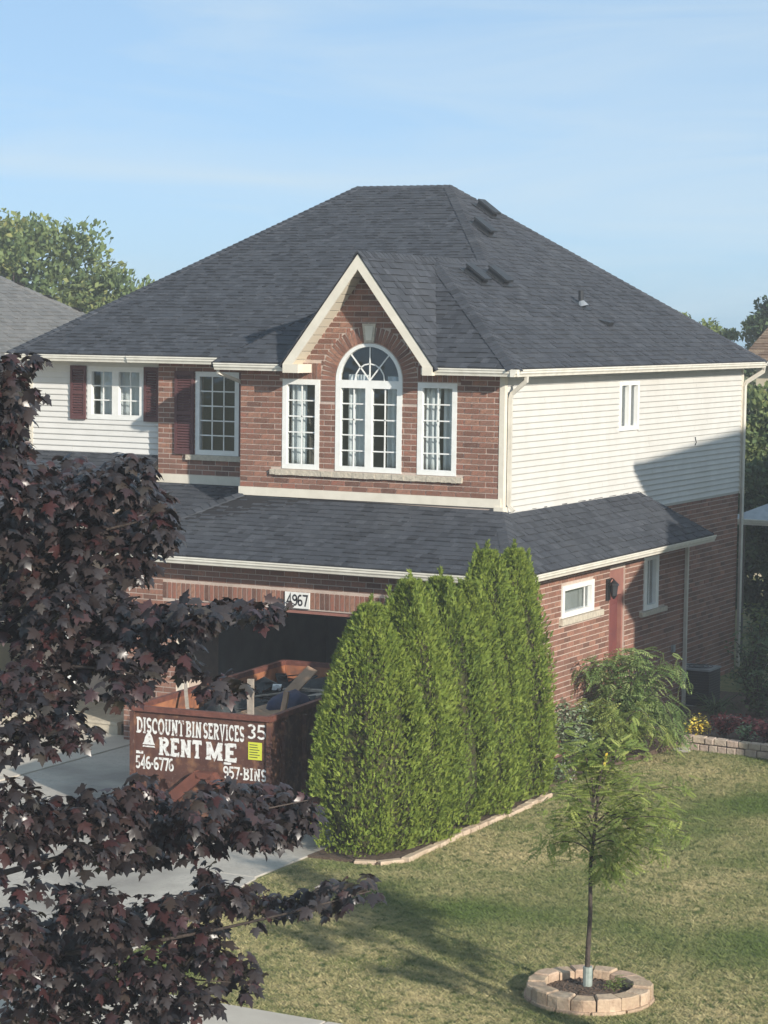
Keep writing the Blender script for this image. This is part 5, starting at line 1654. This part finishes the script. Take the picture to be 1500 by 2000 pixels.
# ---- larger trees
def tree(name, label, loc, H, crown_z, rx, ry, rz_, m, nclump, per, leaf, group, lean=0):
    t = thing(name, label, 'tree', group, loc)
    limb([Vector((0, 0, -.2)), Vector((.05, 0, H*.3)), Vector((-.05, .05, H*.6)), Vector((0, 0, H*.85))], .06+H*.018, .03, 9).build('trunk', 'bark', t, True)
    c = np.array([lean, 0, crown_z])
    d_ = unit(rng.normal(size=(nclump, 3)))
    d_[:, 2] = np.abs(d_[:, 2])*np.where(rng.random(nclump) < .68, 1, -.75)
    rr = rng.uniform(.55, 1.0, (nclump, 1))**.6*rng.uniform(.88, 1.12, (nclump, 1))
    cen = c + d_*rr*np.array([rx, ry, rz_])
    for k in range(min(12 if H > 4.3 else 5, nclump)):
        e = Vector(tuple(cen[k]))
        limb(bez((0, 0, H*.35+k*H*.02), (e.x*.4, e.y*.4, e.z*.8), e, 6), .02+H*.004, .01, 5).build('branch', 'bark', t)
    cr = rng.uniform(.16, .30, nclump)*(rx+rz_)/2
    q_ = unit(rng.normal(size=(nclump*per, 3)))*rng.random((nclump*per, 1))**.5
    P = np.repeat(cen, per, 0) + q_*np.repeat(cr, per)[:, None]*np.array([1, 1, .75])
    n = len(P)
    tip = np.repeat(d_, per, 0)*.7 + rng.normal(size=(n, 3))*.6 + np.array([0, 0, .25])
    X, Y, Z = frames(tip, rng.normal(size=(n, 3))*.5 + np.array([0, 0, 1.]))
    Rn = np.clip(np.repeat(rng.random(nclump), per)*.55 + rng.random(n)*.45, 0, 1)
    V, F, Q = scatter([(0, 0, 0), (.32, .5, .05), (0, 1, -.1), (-.32, .5, .05)], [(0, 1, 2), (0, 2, 3)], P, X, Y, Z, rng.uniform(leaf*.6, leaf*1.4, n), Rn)
    o = link('crown', np_mesh('crown', V, F, Q, m), t)
    o['kind'] = 'stuff'
    return t
tree('background_tree', 'tall broad green tree rising behind the roofs at the left', (-34.3, 33.5, 0), 10.0, 6.6, 4.2, 4, 3.7, 'tree_l', 170, 150, .22, 'trees behind the houses')
tree('background_tree', 'smaller tree just left of the black roof slope', (-29.9, 34.0, 0), 8.4, 5.8, 2.0, 2.2, 2.3, 'tree_l', 70, 130, .20, 'trees behind the houses')
tree('background_tree', 'dark green tree at the right edge above the brown roof', (-10.45, 49.3, 0), 9.3, 6.3, 1.75, 2.2, 2.7, 'tree_d', 100, 150, .18, 'trees behind the houses')
tree('background_tree', 'pale green treetop peeking over the right roof slope', (-14.4, 47.6, 0), 7.4, 5.2, 1.5, 1.8, 2.0, 'tree_y', 60, 150, .16, 'trees behind the houses')
tree('background_tree', 'low green tree between the pale treetop and the dark tree', (-12.9, 49.2, 0), 7.1, 5.1, 1.6, 1.8, 1.9, 'tree_l', 60, 150, .16, 'trees behind the houses')
tree('garden_tree', 'tall leafy tree behind the rear right corner of the house', (-2.3, 20.6, 0), 5.2, 2.8, 1.7, 1.6, 2.4, 'tree_l', 150, 140, .15, 'trees in the rear garden')
tree('garden_tree', 'dark shaded tree low behind the rear right corner', (-1.1, 17.6, 0), 4.0, 1.8, 1.3, 1.1, 2.0, 'tree_d', 150, 130, .15, 'trees in the rear garden')
tree('street_tree', 'leafy street tree standing right of the lawn by the sidewalk', (11.6, -15.2, 0), 4.2, 3.6, .95, .95, .75, 'tree_y', 44, 60, .09, None)

# ================================================================== OTHER BUILDINGS
def hip_house(name, label, x0, x1, y0, y1, ze_, pitch, wm, rm, cat='house', over=.4, shingle_faces=(0, 1), expo=.143, step=None, caps=True):
    t = thing(name, label, cat, loc=((x0+x1)/2, (y0+y1)/2, 0))
    L_ = Vector(t.location)
    w_ = MB().box(x0-L_.x, x1-L_.x, y0-L_.y, y1-L_.y, 0, ze_+.02).build('wall', wm, t)
    a0, a1, b0, b1 = x0-over-L_.x, x1+over-L_.x, y0-over-L_.y, y1+over-L_.y
    wx, wy = a1-a0, b1-b0
    hf = min(wx, wy)/2
    zr_ = ze_+hf*pitch
    if wx > wy: r1, r2 = Vector((a0+hf, (b0+b1)/2, zr_)), Vector((a1-hf, (b0+b1)/2, zr_))
    else: r1, r2 = Vector(((a0+a1)/2, b0+hf, zr_)), Vector(((a0+a1)/2, b1-hf, zr_))
    c = [Vector((a0, b0, ze_)), Vector((a1, b0, ze_)), Vector((a1, b1, ze_)), Vector((a0, b1, ze_))]
    if wx > wy: faces = [[c[0], c[1], r2, r1], [c[1], c[2], r2], [c[2], c[3], r1, r2], [c[3], c[0], r1]]
    else: faces = [[c[0], c[1], r1], [c[1], c[2], r2, r1], [c[2], c[3], r2], [c[3], c[0], r1, r2]]
    dk = MB()
    for f in faces: dk.prism([v-Vector((0, 0, .002)) for v in f], (0, 0, -.08))
    rf = dk.build('roof', 'felt' if shingle_faces else rm, t)
    for i, f in enumerate(faces if shingle_faces else ()):
        shingle_plane(rf, f, m=rm, expo=expo if i in shingle_faces else .5, step=step if i in shingle_faces else 1.2)
    def nf(f):
        n = (f[1]-f[0]).cross(f[2]-f[0]).normalized()
        return n if n.z > 0 else -n
    for i in range(4 if caps else 0):
        ridge_caps(rf, c[i], (r1 if (i in ((0, 3) if wx > wy else (0, 1))) else r2), nrm1=nf(faces[i]), nrm2=nf(faces[i-1]), m=rm)
    for A, B, ov in ((c[0], c[1], (0, -1, 0)), (c[1], c[2], (1, 0, 0)), (c[2], c[3], (0, 1, 0)), (c[3], c[0], (-1, 0, 0))):
        gutter(t, A - Vector(ov)*.02 + Vector((0, 0, -.01)), B - Vector(ov)*.02 + Vector((0, 0, -.01)), ov)
    return t
nl = hip_house('neighbour_house', 'grey roofed beige neighbour house at the left edge', -22.4, -12.0, -2.0, 9.5, 5.9, .6, 'beige', 'roof_grey')
wn = MB()
for (y, z) in ((2.0, 4.0), (5.5, 4.0)):
    fo = slab_holes('window', rect(y, y+1.0, z, z+1.2), [rect(y+.08, y+.92, z+.08, z+1.12)], (-12.0+.03-nl.location.x, -nl.location.y, 0), SX, SN, .028, 'white', nl)
    MB().box(-11.992-nl.location.x, -11.985-nl.location.x, y+.08-nl.location.y, y+.92-nl.location.y, z+.08, z+1.12).build('pane', 'glass', fo)
bh = thing('brown_roof_house', 'distant house with a brown shingled roof at the right edge', 'house', loc=(0, 30, 0))
MB().box(-5.5, 6, -1.1, 3.1, 0, 6.0).build('wall', 'beige', bh)
bd = MB()
bf = [(-5.85, -1.5, 6.02), (6.4, -1.5, 6.02), (6.4, .35, 7.0), (-5.62, .35, 7.0)]
bb = [(6.4, 3.5, 5.3), (-5.85, 3.5, 5.3), (-5.62, .35, 7.0), (6.4, .35, 7.0)]
for P in (bf, bb): bd.prism([Vector(v)-Vector((0, 0, .002)) for v in P], (0, 0, -.1))
bd = bd.build('roof', 'felt', bh)
for P in (bf, bb): shingle_plane(bd, P, m='roof_brown', expo=.16, step=.3, thick=.02)
gutter(bh, (-5.85, -1.5, 6.0), (6.4, -1.5, 6.0), (0, -1, 0))
# the house next door on the right, whose shadow falls on the side wall
nr_ = hip_house('right_house', 'siding house standing just outside the photo on the right', 8.0, 17.0, 1.7, 13.0, 7.85, .56, 'siding_front', 'roof_grey', shingle_faces=(), caps=False)
NX, NY = nr_.location.x, nr_.location.y
for (y, z) in ((4.2, 5.2), (9.0, 5.2), (5.5, 2.0)):
    fo = slab_holes('window', rect(y, y+1.0, z, z+1.3), [rect(y+.08, y+.92, z+.08, z+1.22)], (8.0-.03-NX, -NY, 0), SX, (-1, 0, 0), .028, 'white', nr_)
    MB().box(7.985-NX, 7.992-NX, y+.08-NY, y+.92-NY, z+.08, z+1.22).build('pane', 'glass', fo)
gw = MB().box(8.0-NX, 14.0-NX, -.2-NY, 1.65-NY, 0, 5.4).build('garage_wall', 'siding_front', nr_)
gr = MB().prism([(7.6-NX, -.55-NY, 5.45), (14.4-NX, -.55-NY, 5.45), (14.4-NX, 1.65-NY, 6.6), (7.6-NX, 1.65-NY, 6.6)], (0, 0, -.12)).build('garage_roof', 'roof_grey', nr_)
# garden gazebo
gz = thing('gazebo', 'garden gazebo with a pale grey roof and white eave at the right', 'gazebo', loc=(.95, 14.3, 0))
for a, b in ((-1.35, -1.35), (1.35, -1.35), (1.35, 1.35), (-1.35, 1.35)):
    MB().box(a-.05, a+.05, b-.05, b+.05, 0, 2.9).build('post', 'darkgrey', gz)
c = [(-1.62, -1.62), (1.62, -1.62), (1.62, 1.62), (-1.62, 1.62)]
rf_ = MB()
for i in range(4):
    A, B = c[i], c[(i+1) % 4]
    rf_.prism([(A[0], A[1], 2.98), (B[0], B[1], 2.98), (0, 0, 3.72)], (0, 0, -.04))
rf_.build('roof', 'galv', gz)
for A, B, ov in (((-1.62, -1.62, 3.0), (1.62, -1.62, 3.0), (0, -1, 0)), ((-1.62, -1.62, 3.0), (-1.62, 1.62, 3.0), (-1, 0, 0)), ((1.62, -1.62, 3.0), (1.62, 1.62, 3.0), (1, 0, 0))):
    gutter(gz, A, B, ov)

# ================================================================== GRASS
def in_poly(x, y, poly):
    ins = np.zeros(len(x), bool)
    k = len(poly)
    for i in range(k):
        (x0, y0), (x1, y1) = poly[i], poly[(i+1) % k]
        cnd = ((y0 > y) != (y1 > y)) & (x < (x1-x0)*(y-y0)/(y1-y0+1e-12)+x0)
        ins ^= cnd
    return ins
n = 620000
gx, gy = rng.uniform(-.2, 9.6, n), rng.uniform(GY+.01, 3.0, n)
lawn = [(1.40, GY), (9.6, GY), (9.6, -8), (6.5, 2.6), (3.6, 2.55), (2.08, 2.75), (1.95, 2.4), (1.78, .4), (1.55, -1.4), (1.85, -1.8), (1.86, -6.9), (1.62, -7.25), (.72, -7.3), (.68, -8.62)]
kp = in_poly(gx, gy, lawn) & (np.hypot(gx-ring_c[0], gy-ring_c[1]) > .70)
gx, gy = gx[kp], gy[kp]
# extra tufts along the ring and the edging
ta = rng.uniform(0, 6.28, 1500)
gx = np.concatenate([gx, ring_c[0]+.71*np.cos(ta)*rng.uniform(1, 1.06, 1500)])
gy = np.concatenate([gy, ring_c[1]+.71*np.sin(ta)*rng.uniform(1, 1.06, 1500)])
tx, ty = rng.uniform(1.4, 9.6, 2600), rng.uniform(GY+.05, 2.6, 2600)
kp = in_poly(tx, ty, lawn) & (np.hypot(tx-ring_c[0], ty-ring_c[1]) > .74)
tx, ty = np.repeat(tx[kp], 14), np.repeat(ty[kp], 14)
nb_ = len(tx)
n0 = len(gx)
gx = np.concatenate([gx, tx+rng.normal(0, .022, nb_)])
gy = np.concatenate([gy, ty+rng.normal(0, .022, nb_)])
n = len(gx)
gl_ = np.where(np.arange(n) < n0, 1.0, 1.55)
P = np.stack([gx, gy, np.zeros(n)], 1)
az = rng.uniform(0, 2*math.pi, n)
tip = np.stack([np.cos(az), np.sin(az), rng.uniform(.25, 1.3, n)], 1)
X, Y, Z = frames(tip, np.stack([np.cos(az+1.2), np.sin(az+1.2), np.full(n, .6)], 1))
V, F, Q = scatter([(-.11, 0, 0), (.11, 0, 0), (0, 1, 0)], [(0, 1, 2)], P, X, Y, Z, rng.uniform(.022, .05, n)*gl_, rng.random(n)**1.3)
tag(link('grass', np_mesh('grass', V, F, Q, 'grass')), 'short green lawn with dry straw coloured patches', 'grass', kind='stuff')

# ================================================================== HAZE
hz_ = MB().box(-60, 40, -40, 70, -1.0, 13.0)
hm = bpy.data.materials.new('haze_air')
hm.use_nodes = True
hn = hm.node_tree
hn.nodes.clear()
pv_ = hn.nodes.new('ShaderNodeVolumePrincipled')
pv_.inputs['Color'].default_value = (.90, .94, 1.0, 1)
pv_.inputs['Density'].default_value = 0.0013
pv_.inputs['Anisotropy'].default_value = 0.0
ho = hn.nodes.new('ShaderNodeOutputMaterial')
hn.links.new(pv_.outputs[0], ho.inputs['Volume'])
M['haze'] = hm
tag(hz_.build('haze', 'haze'), 'thin pale summer haze in the air over the whole scene', 'haze', kind='stuff')
